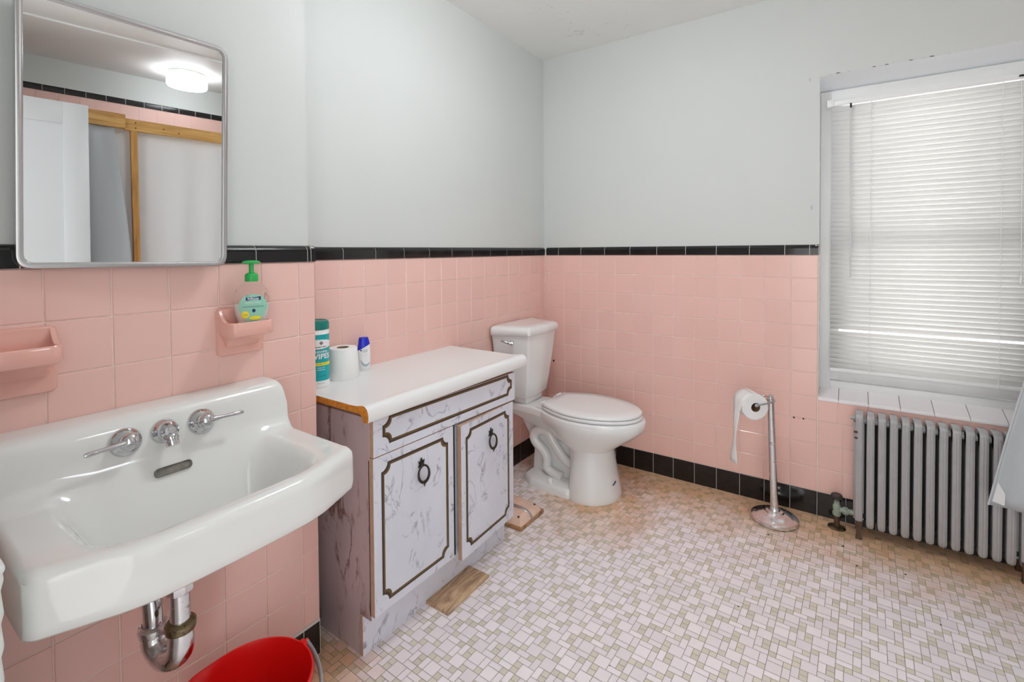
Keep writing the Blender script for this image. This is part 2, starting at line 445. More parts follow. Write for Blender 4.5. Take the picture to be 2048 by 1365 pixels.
# back wall with the window hole
w = W(); yb = .010
for x0, x1, z0, z1 in ((-.012, WL, T1, ZC), (WL, WR, WZ1, ZC), (WR, WX, T1, ZC)):
    w.quad((x0, yb, z0), (x1, yb, z0), (x1, yb, z1), (x0, yb, z1), 0)
for x0, x1, z0, z1 in ((-.012, WL, 0, T1), (WL, WR, 0, WZ0 - .004), (WR, WX, 0, T1)):
    w.quad((x0, .002, z0), (x1, .002, z0), (x1, .002, z1), (x0, .002, z1), 1)
cx = span(.0005, WL - .001, .0308)
w.tl((0, .002, 0), (1, 0, 0), (0, 0, 1), cx, rows, 2)
w.tl((0, .002, 0), (1, 0, 0), (0, 0, 1), span(WL + .001, WR, .0308 + P * .9), [P * k for k in range(1, 5)], 2)
w.tl((0, .002, 0), (1, 0, 0), (0, 0, 1), span(WL + .001, WR, 1.5336), [P * 4, WZ0 - .006], 2)
w.tl((0, .002, 0), (1, 0, 0), (0, 0, 1), span(WR + .001, WX - .001, WR), rows, 2)
# window recess: plaster jambs above the cap row, sloping soffit
D = .13
for x, s in ((WL, 1), (WR, -1)):
    w.quad((x, yb, T1 + .05), (x, D, T1 + .05), (x, D, 1.964), (x, yb, WZ1), 7)
w.quad((WL, yb, WZ1), (WL, D, 1.964), (WR, D, 1.964), (WR, yb, WZ1), 7)
w.quad((WL, .002, WZ0), (WL, D, WZ0 + .03), (WL, D, T1 + .05), (WL, .002, T1 + .05), 3)
w.quad((WR, .002, WZ0), (WR, D, WZ0 + .03), (WR, D, T1 + .05), (WR, .002, T1 + .05), 3)
zj = [WZ0 + .004 + P * k for k in range(7)]; zj[-1] = T1
w.tl((WL, 0, 0), (0, 1, 0), (0, 0, 1), [0.0, .055, D - .002], zj, 4)
w.tl((WR, 0, 0), (0, -1, 0), (0, 0, 1), [-D + .002, -.055, 0.0], zj, 4)
# little holes left by missing screws
for hx, hz, r in ((1.3603, .437, .0042), (1.3988, .4385, .0042), (.0625, .546, .007)):
    w.add([(hx + r * (1.2 if k % 2 else .8) * math.cos(k * PI / 4), -.0032, hz + r * math.sin(k * PI / 4)) for k in range(8)], [list(range(8))[::-1]], 5)
for hx, hz, r in ((1.4254, 1.4224, .012), (1.416, 2.01, .01)):
    w.add([(hx + r * .35 * math.cos(k * PI / 4), .0093, hz + r * math.sin(k * PI / 4)) for k in range(8)], [list(range(8))[::-1]], 6)
for hx, r in ((1.492, .004), (1.523, .006), (1.562, .004), (1.652, .005), (1.672, .003), (1.695, .005), (1.776, .005), (1.815, .004), (1.842, .006), (1.893, .003)):
    w.add([(hx - r * 1.6, .0094, WZ1 + .001), (hx - r * .4, .0094, WZ1 + r * .8), (hx + r, .0094, WZ1 + r * .5), (hx + r * 1.8, .0094, WZ1 + .0005), (hx + r * .5, .0094, WZ1 - .0005)], [[0, 1, 2, 3, 4]], 6 if r < .005 else 8)
w.make('wall_back', [plaster, grout, pink, grout_w, white_t, dark, mat('filler_smudge', (186, 187, 188), .7), mat('recess_paint', (238, 241, 244), .4), mat('chipped_paint', (92, 92, 92), .8)])
w = W()
caps(w, (0, 0, 0), 0, (1, 0, 0), (0, -1, 0), T1, span(.012, WL, .1, .1524)[:-1] + [WL - .035, WL + .001], .047)
caps(w, (WL, 0, 0), 0, (0, 1, 0), (1, 0, 0), T1, [0.0, .06], .047)
w.make('trim_3', [black, grout_w])
w = W(); caps(w, (WR, 0, 0), 0, (1, 0, 0), (0, -1, 0), T1, span(0, WX - WR, .1, .1524), .047); w.make('trim_4', [black, grout_w])
w = W(); w.quad((-.01, .001, -.004), (WX, .001, -.004), (WX, .001, P), (-.01, .001, P), 0)
w.tl((0, .001, 0), (1, 0, 0), (0, 0, 1), span(.0005, WX - .001, .0308), [-.003, P], 1); w.make('baseboard_back', [grout_w, black])
# tiled sill with a bullnose front edge
w = W()
for a, b in zip(span(WL + .002, WR - .002, 1.5336)[:-1], span(WL + .002, WR - .002, 1.5336)[1:]):
    n0 = len(w.f); r = .016; pr = [(-.003, WZ0 - .008)] + [(-.003 + r - r * math.cos(t), WZ0 - .012 + r * math.sin(t)) for t in [PI / 2 * k / 6 for k in range(7)]] + [(D, WZ0 + .036), (D, WZ0 - .008)]
    w.loft([[V((a + .0012, y, z)) for y, z in pr], [V((b - .0012, y, z)) for y, z in pr]], 0)
    t = rnd.random()
    for k in range(n0, len(w.f)): w.tone[k] = t
w.quad((WL, .004, WZ0 - .004), (WR, .004, WZ0 - .004), (WR, D, WZ0 + .028), (WL, D, WZ0 + .028), 1)
w.make('trim_5', [white_t, mat('sill_joint', (172, 162, 158), .8)])

# right wall (seen in the mirror), near wall with the doorway behind the camera
w = W(); T2 = 20 * P
w.quad((WX, 0, T2), (WX, YF, T2), (WX, YF, ZC), (WX, 0, ZC), 0); w.quad((WX, 0, 0), (WX, YF, 0), (WX, YF, T2), (WX, 0, T2), 1)
w.tl((WX, 0, 0), (0, -1, 0), (0, 0, 1), span(.001, -YF, .05), [P * k for k in range(0, 21)], 2)
w.make('wall_right', [plaster, grout, pink])
w = W(); caps(w, (WX, 0, 0), 0, (0, -1, 0), (-1, 0, 0), T2, span(0, -YF, 2.1718 - .154 * 14), .048); w.make('trim_6', [black, grout_w])
w = W()
DX0, DX1, DZ = 1.15, 2.46, 2.03
for x0, x1, z0, z1 in ((XS - .012, DX0, 0, ZC), (DX0, DX1, DZ, ZC), (DX1, WX, 0, ZC)):
    w.quad((x1, YF, z0), (x0, YF, z0), (x0, YF, z1), (x1, YF, z1), 0)
w.make('wall_front', [plaster])
# ceiling, a shallow step over the tub side
w = W(); XC = 2.64
w.quad((-.02, .02, ZC), (XC, .02, ZC), (XC, YF, ZC), (-.02, YF, ZC)); w.quad((XC, .02, ZC), (XC, .02, ZC - .010), (XC, YF, ZC - .010), (XC, YF, ZC))
w.quad((XC, .02, ZC - .010), (WX, .02, ZC - .010), (WX, YF, ZC - .010), (XC, YF, ZC - .010)); w.make('ceiling', [ceilp])

# ------------------------------------------------------------------ floor: eight by eight mosaic repeat
U = .0209; th = math.radians(-1.5); ca, sa = math.cos(th), math.sin(th); PH = (.29275594, -.44801313)
PAT = ['ss..s.Bb', '.bb....s', '.Bbsbb.s', 's..sBb..', '..s.sbb.', 'bb..sBb.', 'Bb.bb..s', '..sBbsbb']   # rows j = -58 ... -65
HR = {(2, 0), (3, 1), (1, 3), (6, 3), (0, 4), (5, 6), (0, 7)}            # left cell of the lying bars
VR = {(5, 1), (0, 2), (6, 2), (3, 5), (7, 5), (2, 6)}                    # lower cell of the standing bars
w = W(); tan_tint = {}
X0, X1, Y0, Y1 = -.0, WX, YF, 0.0
w.quad((X0 - .03, Y0 - .03, -.0012), (X1 + .03, Y0 - .03, -.0012), (X1 + .03, Y1 + .03, -.0012), (X0 - .03, Y1 + .03, -.0012), 0)
def wp(i, j):      # lattice cell corner -> floor; cell centre is i, j
    a = U * (i + PH[0]); b = U * (j + PH[1]); return (ca * a - sa * b, sa * a + ca * b)
imin, imax, jmin, jmax = -6, int(WX / U) + 8, int(YF / U) - 8, 8
g = .0017
def tint_at(x, y):  # tan tint rises towards walls, toilet and radiator
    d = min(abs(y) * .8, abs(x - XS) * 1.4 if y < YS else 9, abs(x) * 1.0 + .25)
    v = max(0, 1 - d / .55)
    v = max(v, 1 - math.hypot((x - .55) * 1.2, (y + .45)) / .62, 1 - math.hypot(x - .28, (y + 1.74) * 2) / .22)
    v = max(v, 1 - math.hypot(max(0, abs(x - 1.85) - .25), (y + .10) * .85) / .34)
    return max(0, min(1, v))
for i in range(imin, imax):
    for j in range(jmin, jmax):
        ci = (i - 27) % 8; cj = (-58 - j) % 8; ch = PAT[cj][ci]
        if ch == 'B': di, dj, mi = 2, 2, 1
        elif ch == 's': di, dj, mi = 1, 1, 2
        elif (ci, cj) in HR: di, dj, mi = 2, 1, 1
        elif (ci, cj) in VR: di, dj, mi = 1, 2, 1
        else: continue
        e = g / 2 / U
        q = [wp(i - .5 + e, j - .5 + e), wp(i + di - .5 - e, j - .5 + e), wp(i + di - .5 - e, j + dj - .5 - e), wp(i - .5 + e, j + dj - .5 - e)]
        q = [(min(max(x, X0), X1), min(max(y, Y0), Y1)) for x, y in q]
        if max(p[0] for p in q) - min(p[0] for p in q) < .003 or max(p[1] for p in q) - min(p[1] for p in q) < .003: continue
        w.add([(x, y, 0) for x, y in q], [[0, 1, 2, 3]], mi); w.tone[len(w.f) - 1] = rnd.random()
        tan_tint[len(w.f) - 1] = tint_at(q[0][0], q[0][1])
for sx, sy, r in ((1.555, -.22, .005), (1.60, -.34, .004), (1.75, -.30, .004), (1.26, -.83, .003), (.99, -1.30, .002), (1.82, -.55, .003), (1.0, -.42, .003), (1.29, -.30, .004), (1.86, -1.05, .003)):
    w.add([(sx + r * math.cos(k * PI / 3) * (1.5 if k % 3 else .8), sy + r * math.sin(k * PI / 3), .0006) for k in range(6)], [list(range(6))], 3)
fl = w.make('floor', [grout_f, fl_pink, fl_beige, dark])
a = fl.data.attributes.new('tan_tint', 'FLOAT', 'FACE'); vals = [0.0] * len(fl.data.polygons)
for k, t in tan_tint.items(): vals[k] = t
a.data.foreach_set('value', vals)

# ------------------------------------------------------------------ window
win = bpy.data.objects.new('window_1', None); COL.objects.link(win); win.location = (WL, D, WZ0); win['kind'] = 'structure'
m = M()
m.box((WL + .001, D - .03, WZ0 + .022), (WL + .045, D + .05, 1.964), .003)
m.box((WR - .045, D - .03, WZ0 + .022), (WR - .001, D + .05, 1.964), .003)
m.box((WL + .001, D - .028, 1.905), (WR - .001, D + .05, 1.966), .003)
m.box((WL + .001, D - .022, WZ0 + .026), (WR - .001, D + .05, WZ0 + .062), .003)
obj('window_frame', m, whitep, win)
def sash(name, z0, z1, y, r):
    m = M(); a, b = WL + .043, WR - .043
    m.box((a + .033, y + .001, z0 + .0005), (b - .033, y + .027, z0 + r), .002); m.box((a + .033, y + .001, z1 - .036), (b - .033, y + .027, z1 - .0005), .002)
    m.box((a, y, z0), (a + .034, y + .028, z1), .002); m.box((b - .034, y, z0), (b, y + .028, z1), .002)
    o = obj(name, m, whitep, win)
    g_ = M(); g_.box((a + .03, y + .012, z0 + r - .003), (b - .03, y + .015, z1 - .03)); obj('pane', g_, glass, o, smooth=False)
sash('lower_sash', .612, 1.28, .118, .088); sash('upper_sash', 1.25, 1.905, .150, .036)

# venetian blind
bx0, bx1, by = 1.4982, 2.207, .072
bl = thing('venetian_blind', 'white mini venetian blind lowered and closed over the only window, above the radiator', 'blind', (bx0, by, 1.9))
m = M(); m.box((bx0, by - .013, 1.884), (bx1, by + .013, 1.906), .002); obj('headrail', m, whitepl, bl)
for x in (bx0 - .004, bx1 + .004): m = M(); m.box((x - .013, by - .018, 1.882), (x + .013, by + .018, 1.914), .002); obj('mounting_bracket', m, whitepl, bl)
m = M(); zs = []; z = 1.868
while z > .688:
    zs.append(z); z -= .0212
    if abs(z - .852) < .0106: z -= .0105
for k, z in enumerate(zs):
    A = math.radians(68 + rnd.uniform(-1.5, 1.5) - (8 if k == len(zs) - 10 else 0)); sec = []
    for q in range(7):
        t = (q / 6 - .5) * .0255; cr = -.0034 * (1 - (t / .01275) ** 2)
        sec.append((by + t * math.cos(A) + cr * math.sin(A), z - t * math.sin(A) - cr * math.cos(A)))
    sg = rnd.uniform(-.0012, .0012)
    m.loft([[V((x, y, zz + s_)) for y, zz in sec] for x, s_ in ((bx0, 0), ((bx0 + bx1) / 2, -.0006 + sg), (bx1, 0))], 0, closed=False)
so = obj('slats', m, blindm, bl, sharp=80)
so.modifiers.new('s', 'SOLIDIFY').thickness = .0004
m = M(); m.box((bx0, by - .012, .664), (bx1, by + .012, .678), .004); obj('bottom_rail', m, whitepl, bl)
for x in (1.646, 2.062):
    m = M(); m.tube([(x, by - .0145, 1.885), (x, by - .0145, .668)], .0011, 6); m.tube([(x, by + .0145, 1.885), (x, by + .0145, .668)], .0011, 6)
    for z in zs: m.tube([(x, by - .0145, z + .006), (x + .001, by - .002, z + .001)], .0009, 5)
    obj('lift_cord', m, cord, bl)
m = M(); m.tube([(1.571, by - .018, 1.865), (1.574, by - .022, 1.10)], .0034, 6); obj('tilt_wand', m, m_translucent('wand_plastic', (235, 236, 238), (240, 240, 240), .5, .2), bl)
m = M(); m.box((1.568, by - .024, 1.866), (1.575, by - .012, 1.886), .001); obj('wand_hook', m, dark, bl)
m = M(); m.box((2.106, by - .022, 1.893), (2.126, by - .008, 1.899), .001); obj('cord_lock', m, dark, bl)
m = M(); m.tube(path([(2.112, by - .018, 1.893), (2.116, by - .021, 1.6), (2.118, by - .022, 1.12)], 6), .0012, 6); m.tube(path([(2.118, by - .018, 1.893), (2.124, by - .021, 1.6), (2.126, by - .022, 1.15)], 6), .0012, 6)
m.lathe([(.001, 0), (.005, .006), (.004, .03), (.001, .034)], 10, 0, Matrix.Translation((2.118, by - .022, 1.088))); obj('pull_cord', m, cord, bl)

# ------------------------------------------------------------------ radiator
rad = thing('radiator', 'old silver-painted cast iron column radiator standing under the window', 'radiator', (1.85, -.07, 0))
ry0, ry1 = -.122, -.022; nsec = 14; pit = .0384
for k in range(nsec):
    x = 1.609 + pit * k; m = M(); hw = .0134; top = .529
    def rsec(z, sc, dy, db=0):
        return [V((x + a_ * sc, y_, z)) for a_, y_ in rpoly([(-hw, ry0 + .0065 + dy), (-.0035, ry0 + dy), (0, ry0 + .0028 + dy), (.0035, ry0 + dy), (hw, ry0 + .0065 + dy), (hw, ry0 + .050 - db), (-hw, ry0 + .050 - db)], [.004, .002, .001, .002, .004, .003, .003], 3)]
    m.loft([rsec(.050, .7, .010, .01), rsec(.056, .93, .003), rsec(.070, 1, 0), rsec(top - .034, 1, 0), rsec(top - .020, 1, .002), rsec(top - .010, 1, .007), rsec(top - .003, .98, .014), rsec(top, .93, .024)])
    # wider rear column meeting its neighbours, gap shade painted in dark, and the painted crown over it
    m.box((x - .0189, ry0 + .040, .066), (x + .0189, ry1, top - .045), .002, 0 if k in (0, nsec - 1) else 1)
    m.prism(rpoly([(ry0 + .006, top - .06), (ry0 + .006, top - .012), (ry0 + .018, top + .0008), (ry1 - .02, top + .0008), (ry1, top - .02), (ry1, top - .06)], .010, 4), x - hw, x + hw, 'x', 0, .004)
    obj('section', m, [radm, gap_shade], rad)
for z in (top - .034, .085):
    m = M(); m.cyl((1.609, -.072, z), (1.609 + pit * (nsec - 1), -.072, z), .014, n=16); obj('connecting_nipple', m, radm if z > .3 else gap_shade, rad)  # lower nipple coloured dark as if in shade
for k in (0, nsec - 1):
    x = 1.609 + pit * k
    for y, s in ((ry0 + .012, -1), (ry1 - .012, 1)):
        m = M(); m.loft([[V((x + a * sx_, y + oy + b * sx_, z)) for a, b in ((-.013, -.013), (.013, -.013), (.013, .013), (-.013, .013))] for z, sx_, oy in ((.0, .85, s * .006), (.012, .7, s * .004), (.035, .62, 0), (.075, 1, 0))])
        obj('leg', m, iron, rad)
m = M(); m.cyl((1.597, -.072, top - .03), (1.587, -.072, top - .03), .013, n=6); m.cyl((1.59, -.072, top - .03), (1.578, -.072, top - .03), .0075, n=4); obj('end_plug', m, radm, rad)
m = M(); m.cyl((1.603, -.118, top - .075), (1.590, -.12, top - .075), .005, n=8); m.cyl((1.603, -.118, top - .10), (1.592, -.12, top - .10), .004, n=8); obj('bleed_valve', m, iron, rad)

val = thing('radiator_valve', 'corroded green valve with a dark handwheel at the left end of the radiator', 'valve', (1.531, -.07, 0))
vx, vy = 1.531, -.072
m = M(); m.lathe([(.034, 0), (.034, .003), (.024, .007), (.013, .008)], 24, 0, Matrix.Translation((vx, vy, 0))); obj('floor_flange', m, brass_old, val)
m = M(); m.cyl((vx, vy, .004), (vx, vy, .06), .0105, n=16); obj('riser_pipe', m, iron, val)
m = M(); m.lathe([(.014, .055), (.0165, .06), (.0165, .07), (.013, .073), (.0145, .085), (.0155, .095), (.012, .104), (.010, .108), (.011, .112), (.011, .12), (.006, .122), (.005, .132)], 16, 0, Matrix.Translation((vx, vy, 0)))
m.cyl((vx, vy, .083), (vx + .034, vy, .083), .011, n=16); obj('valve_body', m, verd, val)
m = M(); m.cyl((vx + .022, vy, .083), (vx + .040, vy, .083), .0165, n=8); m.cyl((vx + .04, vy, .083), (vx + .062, vy, .083), .012, n=14); obj('union_nut', m, verd, val)
m = M(); m.lathe([(.006, .128), (.019, .131), (.022, .137), (.022, .145), (.018, .149), (.004, .147)], 24, 0, Matrix.Translation((vx, vy, 0))); obj('handwheel', m, mat('black_handwheel', (58, 54, 52), .5, var=.4, vscale=70), val)

# ------------------------------------------------------------------ toilet paper stand
ps = thing('toilet_paper_stand', 'chrome freestanding toilet paper stand with round base left of the radiator valve', 'paper stand', (1.297, -.165, 0))
m = M(); xf = Matrix.Translation((1.297, -.158, 0))
m.lathe([(.094, .003), (.097, .010), (.095, .020), (.085, .025), (.072, .027), (.066, .033), (.040, .040), (.036, .046), (.024, .049), (.021, .058), (.014, .066)], 48, 0, xf); obj('base', m, chrome_old, ps)
m = M(); m.lathe([(.09, 0), (.093, .004)], 40, 0, xf); obj('base_pad', m, dark, ps)
pt = V((1.281, -.168, .553)); m = M(); m.cyl((1.297, -.158, .06), pt, .0165, .0145, 20); obj('pole', m, chrome_old, ps)
rc = V((1.205, -.222, .543)); ax = V((.58, -.81, 0)).normalized()
m = M(); m.lathe([(.0165, -.006), (.0165, .004), (.010, .008), (.011, .014), (.007, .019), (.001, .021)], 16, 0, Matrix.Translation(pt)); obj('finial', m, chrome, ps)
m = M()
for s in (1, -1):
    e = rc + ax * s * .056; mid = pt + ax * s * .045 + (rc - pt) * .12 + V((0, 0, .004))
    m.tube(path([pt + V((0, 0, .002)), pt + ax * s * .025 + V((0, 0, .004)), mid, e + (pt - e) * .3 + ax * s * .012, e], 6), .0042, 10)
    m.lathe([(.0005, -.008), (.007, -.005), (.0095, 0), (.007, .005), (.0005, .008)], 14, 0, Matrix.Translation(e))
obj('roll_arm', m, chrome, ps)
m = M(); m.cyl(rc - ax * .055, rc + ax * .055, .006, n=12); obj('spindle', m, chrome, ps)
def roll(m_, c, axis, R, r, L):
    xf_ = Matrix.Translation(c) @ V(axis).to_track_quat('Z', 'Y').to_matrix().to_4x4()
    m_.lathe([(r, -L / 2), (R - .004, -L / 2), (R, -L / 2 + .004), (R, L / 2 - .004), (R - .004, L / 2), (r, L / 2)], 48, 0, xf_, False, False)
    m_.lathe([(r, L / 2), (r, -L / 2)], 32, 1, xf_, False, False); m_.lathe([(r - .0015, L / 2 - .0005), (r - .0015, -L / 2 + .0005)], 32, 1, xf_, False, False)
R = .058
t = thing('toilet_roll', 'part-used toilet roll with a hanging sheet, threaded on the chrome stand', 'toilet paper', rc, 'toilet rolls')
m = M(); rr = rc - V((0, 0, .011)); roll(m, rr, ax, R, .020, .098); obj('roll', m, [paper, card], t)
m = M(); side = V((ax.y, -ax.x, 0)); side = side if side.x < 0 else -side
tl_ = []
for k in range(6): a_ = PI / 2 * (1 - k / 5) + .0; tl_.append(rr + side * (R + .0008) * math.cos(a_) + V((0, 0, (R + .0008) * math.sin(a_))))
for k in range(1, 12): q = k / 11; tl_.append(rr + side * (R + .0012 + .004 * math.sin(q * 2.6) + .014 * q) + V((0, 0, -.265 * q)))
wd = lambda k: .048 - .030 * sstep(3, 8, k) + .008 * sstep(9, 17, k)
m.loft([[p + ax * s * wd(k) + side * (.004 * math.sin(k * .7) * s if k > 6 else 0) for s in (-1, -.33, .33, 1)] for k, p in enumerate(tl_)], 0, closed=False)
so = obj('hanging_sheet', m, paper, t, sharp=80); so.modifiers.new('s', 'SOLIDIFY').thickness = .0006

# ------------------------------------------------------------------ toilet
YT = -.368
toi = thing('toilet', 'white two-piece toilet with its lid down in the corner beside the cabinet', 'toilet', (.4, YT, 0))
def egg(z, xr, xm, xf, wd, n=48, er=.75):
    out = []
    for k in range(n):
        a_ = 2 * PI * k / n; c_, s_ = math.cos(a_), math.sin(a_)
        x = xm + (xf - xm) * c_ if c_ >= 0 else xm - (xm - xr) * abs(c_) ** er
        e_ = 1 if c_ >= 0 else er
        out.append(V((x, YT + wd * math.copysign(abs(s_) ** e_, s_), z)))
    return out
m = M()
def key(z, x0, x1, wd, w0, n=24):
    up = []
    for k in range(n + 1):
        t_ = 1 - (1 - k / n) ** 1.8
        w_ = wd * math.sqrt(max(0, 1 - ((t_ - .46) / .54) ** 2)) if t_ > .46 else w0 + (wd - w0) * math.sin(PI / 2 * (t_ / .46)) ** 1.35
        up.append((x0 + (x1 - x0) * t_, w_))
    return [V((x, YT - w_, z)) for x, w_ in up] + [V((x, YT + w_, z)) for x, w_ in up[::-1][1:]]
m.loft([egg(*p) for p in ((0, .395, .50, .640, .156), (.012, .393, .50, .641, .157), (.03, .395, .50, .637, .153), (.12, .40, .50, .619, .140), (.19, .40, .50, .607, .131), (.228, .395, .50, .603, .128), (.246, .38, .50, .606, .129), (.30, .42, .50, .58, .11))])
m.loft([key(*p) for p in ((.225, .40, .590, .115, .07), (.240, .36, .612, .131, .07), (.262, .32, .640, .144, .075), (.288, .28, .676, .158, .08), (.314, .24, .712, .171, .085), (.338, .22, .742, .182, .09), (.358, .21, .760, .189, .095), (.375, .205, .767, .192, .10), (.393, .205, .768, .192, .10), (.402, .207, .765, .189, .10), (.406, .212, .757, .181, .095))])
# rear deck carrying the tank
def ring_yz(x, w_, zt, zb, wb): return [V((x, YT + a_, z_)) for a_, z_ in rpoly([(-w_, zt), (w_, zt), (w_, zt - .035), (wb, zb), (-wb, zb), (-w_, zt - .035)], .010, 3)]
m.loft([ring_yz(.03, .088, .402, .345, .075), ring_yz(.10, .098, .405, .330, .080), ring_yz(.20, .108, .406, .30, .080), ring_yz(.30, .128, .4055, .28, .085), ring_yz(.40, .15, .405, .27, .09)])
# narrow rear web and the moulded trapway on both sides
m.prism([(.045, .36), (.42, .36), (.42, .0), (.150, .0), (.160, .16), (.12, .24)], YT - .022, YT + .022, 'y', 0, .004)
tp = [(.420, .128), (.378, .136), (.332, .172), (.29, .225), (.258, .266), (.218, .272), (.182, .255), (.172, .222), (.192, .191), (.236, .160), (.254, .122), (.254, .078), (.29, .056), (.345, .046)]
for s in (-1, 1):
    rad_ = [.022] * 3 + [.0255] * 8 + [.024] * 3; pp = path([(x, YT + s * .044, z) for x, z in tp], 6)
    rf = [rad_[min(int(i / 6), 13)] for i in range(len(pp))]; m.tube(pp, rf, 14)
    m.box((.16, YT + s * .05 - .012, .29), (.42, YT + s * .05 + .012, .40), .01)
# base plate
bp_ = lambda z, s_: [V((.30 + (p.x - .30) * s_, YT + p.y * s_, z)) for p in rpoly([(.128, -.085), (.20, -.135), (.45, -.155), (.45, .155), (.20, .135), (.128, .085)], .05, 6)]
m.loft([bp_(0, 1), bp_(.02, .995), bp_(.036, .95), bp_(.042, .86)])
obj('bowl', m, porc2, toi, sharp=50)
for s in (-1, 1):
    m = M(); m.lathe([(.013, .040), (.0125, .062), (.010, .066), (.001, .067)], 16, 0, Matrix.Translation((.317, YT + s * .124, 0))); obj('bolt_cap', m, seatm, toi)
m = M(); m.tube(path([(.6235, -.408, .078), (.6265, -.396, .082), (.6285, -.385, .091)], 4), .0026, 8); obj('base_mark', m, navy, toi)['label'] = 'small dark blue mark on the front of the base'
def tank_ring(z, t_, grow=0):      # t_: 0 bottom .. 1 top
    L_ = lambda a_, b_: a_ + (b_ - a_) * t_
    pts = [(.012, L_(.150, .222) + grow), (L_(.165, .205) + grow, L_(.105, .140) + grow), (L_(.178, .222) + grow, 0), (L_(.165, .205) + grow, -L_(.105, .140) - grow), (.012, -L_(.150, .222) - grow)]
    return [V((p.x, YT + p.y, z)) for p in rpoly(pts, [.018, .018, .25, .018, .018], 6)]
m = M(); m.loft([tank_ring(.436, 0, -.02), tank_ring(.442, 0, -.008), tank_ring(.455, .02), tank_ring(.52, .25), tank_ring(.65, .66), tank_ring(.785, 1)])
m.box((.06, YT - .08, .404), (.15, YT + .08, .44), .008); obj('tank', m, porc2, toi, sharp=45)
m = M(); m.loft([tank_ring(.786, 1, .006), tank_ring(.789, 1, .011), tank_ring(.815, 1, .012), tank_ring(.827, 1, .006), tank_ring(.833, 1, -.008), tank_ring(.835, 1, -.05)]); obj('tank_lid', m, porc2, toi, sharp=60)
# flush lever on the slanting near cheek
fn = V((.45, -.89, 0)).normalized(); fd = V((-.89, -.45, 0)).normalized(); lv = V((.1250, YT - .1815, .752))
m = M(); m.cyl(lv - fn * .012, lv + fn * .012, .0105, n=18); m.lathe([(.0105, 0), (.009, .005), (.001, .007)], 18, 0, Matrix.Translation(lv + fn * .011) @ fn.to_track_quat('Z', 'Y').to_matrix().to_4x4())
m.tube(path([lv + fn * .012, lv + fn * .016 + fd * .02 + V((0, 0, .002)), lv + fn * .016 + fd * .042 + V((0, 0, .010)), lv + fn * .016 + fd * .056 + V((0, 0, .012))], 5), [.008] * 5 + [.006] * 5 + [.0045] * 6, 10); obj('flush_lever', m, chrome, toi)
def lid_out(z, g_=0, x0=.262, x1=.749):
    up = []; L_ = x1 - x0
    for k in range(25):
        t_ = k / 24; t_ = 1 - (1 - t_) ** 1.8
        w_ = .186 * math.sqrt(max(0, 1 - ((t_ - .42) / .58) ** 2)) if t_ > .42 else .112 + .074 * math.sin(PI / 2 * t_ / .42)
        up.append((x0 + L_ * t_, w_))
    pts = [(x, -w_) for x, w_ in up] + [(x, w_) for x, w_ in up[::-1][1:]]
    cx_ = .48; f = lambda x, y: V((cx_ + (x - cx_) * (1 + g_ / .24), YT + y * (1 + g_ / .186), z))
    return [f(x, y) for x, y in pts]
m = M(); m.loft([lid_out(.409, -.004), lid_out(.412, .001), lid_out(.422, .001), lid_out(.425, -.003)]); obj('seat', m, seatm, toi, sharp=60)
m = M(); m.loft([lid_out(.428, -.006), lid_out(.431, 0), lid_out(.439, 0), lid_out(.444, -.008), lid_out(.447, -.06)]); obj('seat_lid', m, seatm, toi, sharp=60)
for s in (-1, 1):
    m = M(); m.box((.225, YT + s * .085 - .02, .406), (.275, YT + s * .085 + .02, .424), .006); m.cyl((.252, YT + s * .085 - .022, .430), (.252, YT + s * .085 + .022, .430), .011, n=14); obj('seat_hinge', m, seatm, toi)

# ------------------------------------------------------------------ vanity cabinet
def shear(p): return V((p.x, p.y, p.z + min(1, max(0, p.z / .4)) * (.008 - .014 * (p.y + 1.69) / .735)))
van = thing('vanity_cabinet', 'worn marble-look laminate cabinet with two doors and brown groove trim', 'cabinet', (.2, -1.32, 0))
cy0, cy1 = -1.69, -.952
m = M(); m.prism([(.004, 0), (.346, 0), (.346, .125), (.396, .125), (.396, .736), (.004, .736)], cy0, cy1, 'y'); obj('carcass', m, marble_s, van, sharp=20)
m = M(); m.box((.3955, cy0 + .0005, .126), (.3975, cy1 - .0005, .735)); m.box((.396, -1.337, .13), (.3979, -1.312, .611), 0, 1); m.box((.396, -1.32, .604), (.3979, -1.04, .6125), 0, 1); m.box((.3925, -1.6908, .142), (.3972, -1.6888, .61), 0, 1); obj('face_frame', m, [marble, dark], van)  # dark strips painted in for shade in the gaps around the doors
m = M(); m.box((.344, cy0 - .001, 0), (.357, cy1 + .001, .125), 0, [1, 1, 1, 1, 1, 1]); o = obj('toe_kick', m.tf(shear), [marble, tan], van)
def facemat(o, axis=0, sgn=1):
    for p in o.data.polygons: p.material_index = 0 if p.normal[axis] * sgn > .8 else 1
facemat(o)
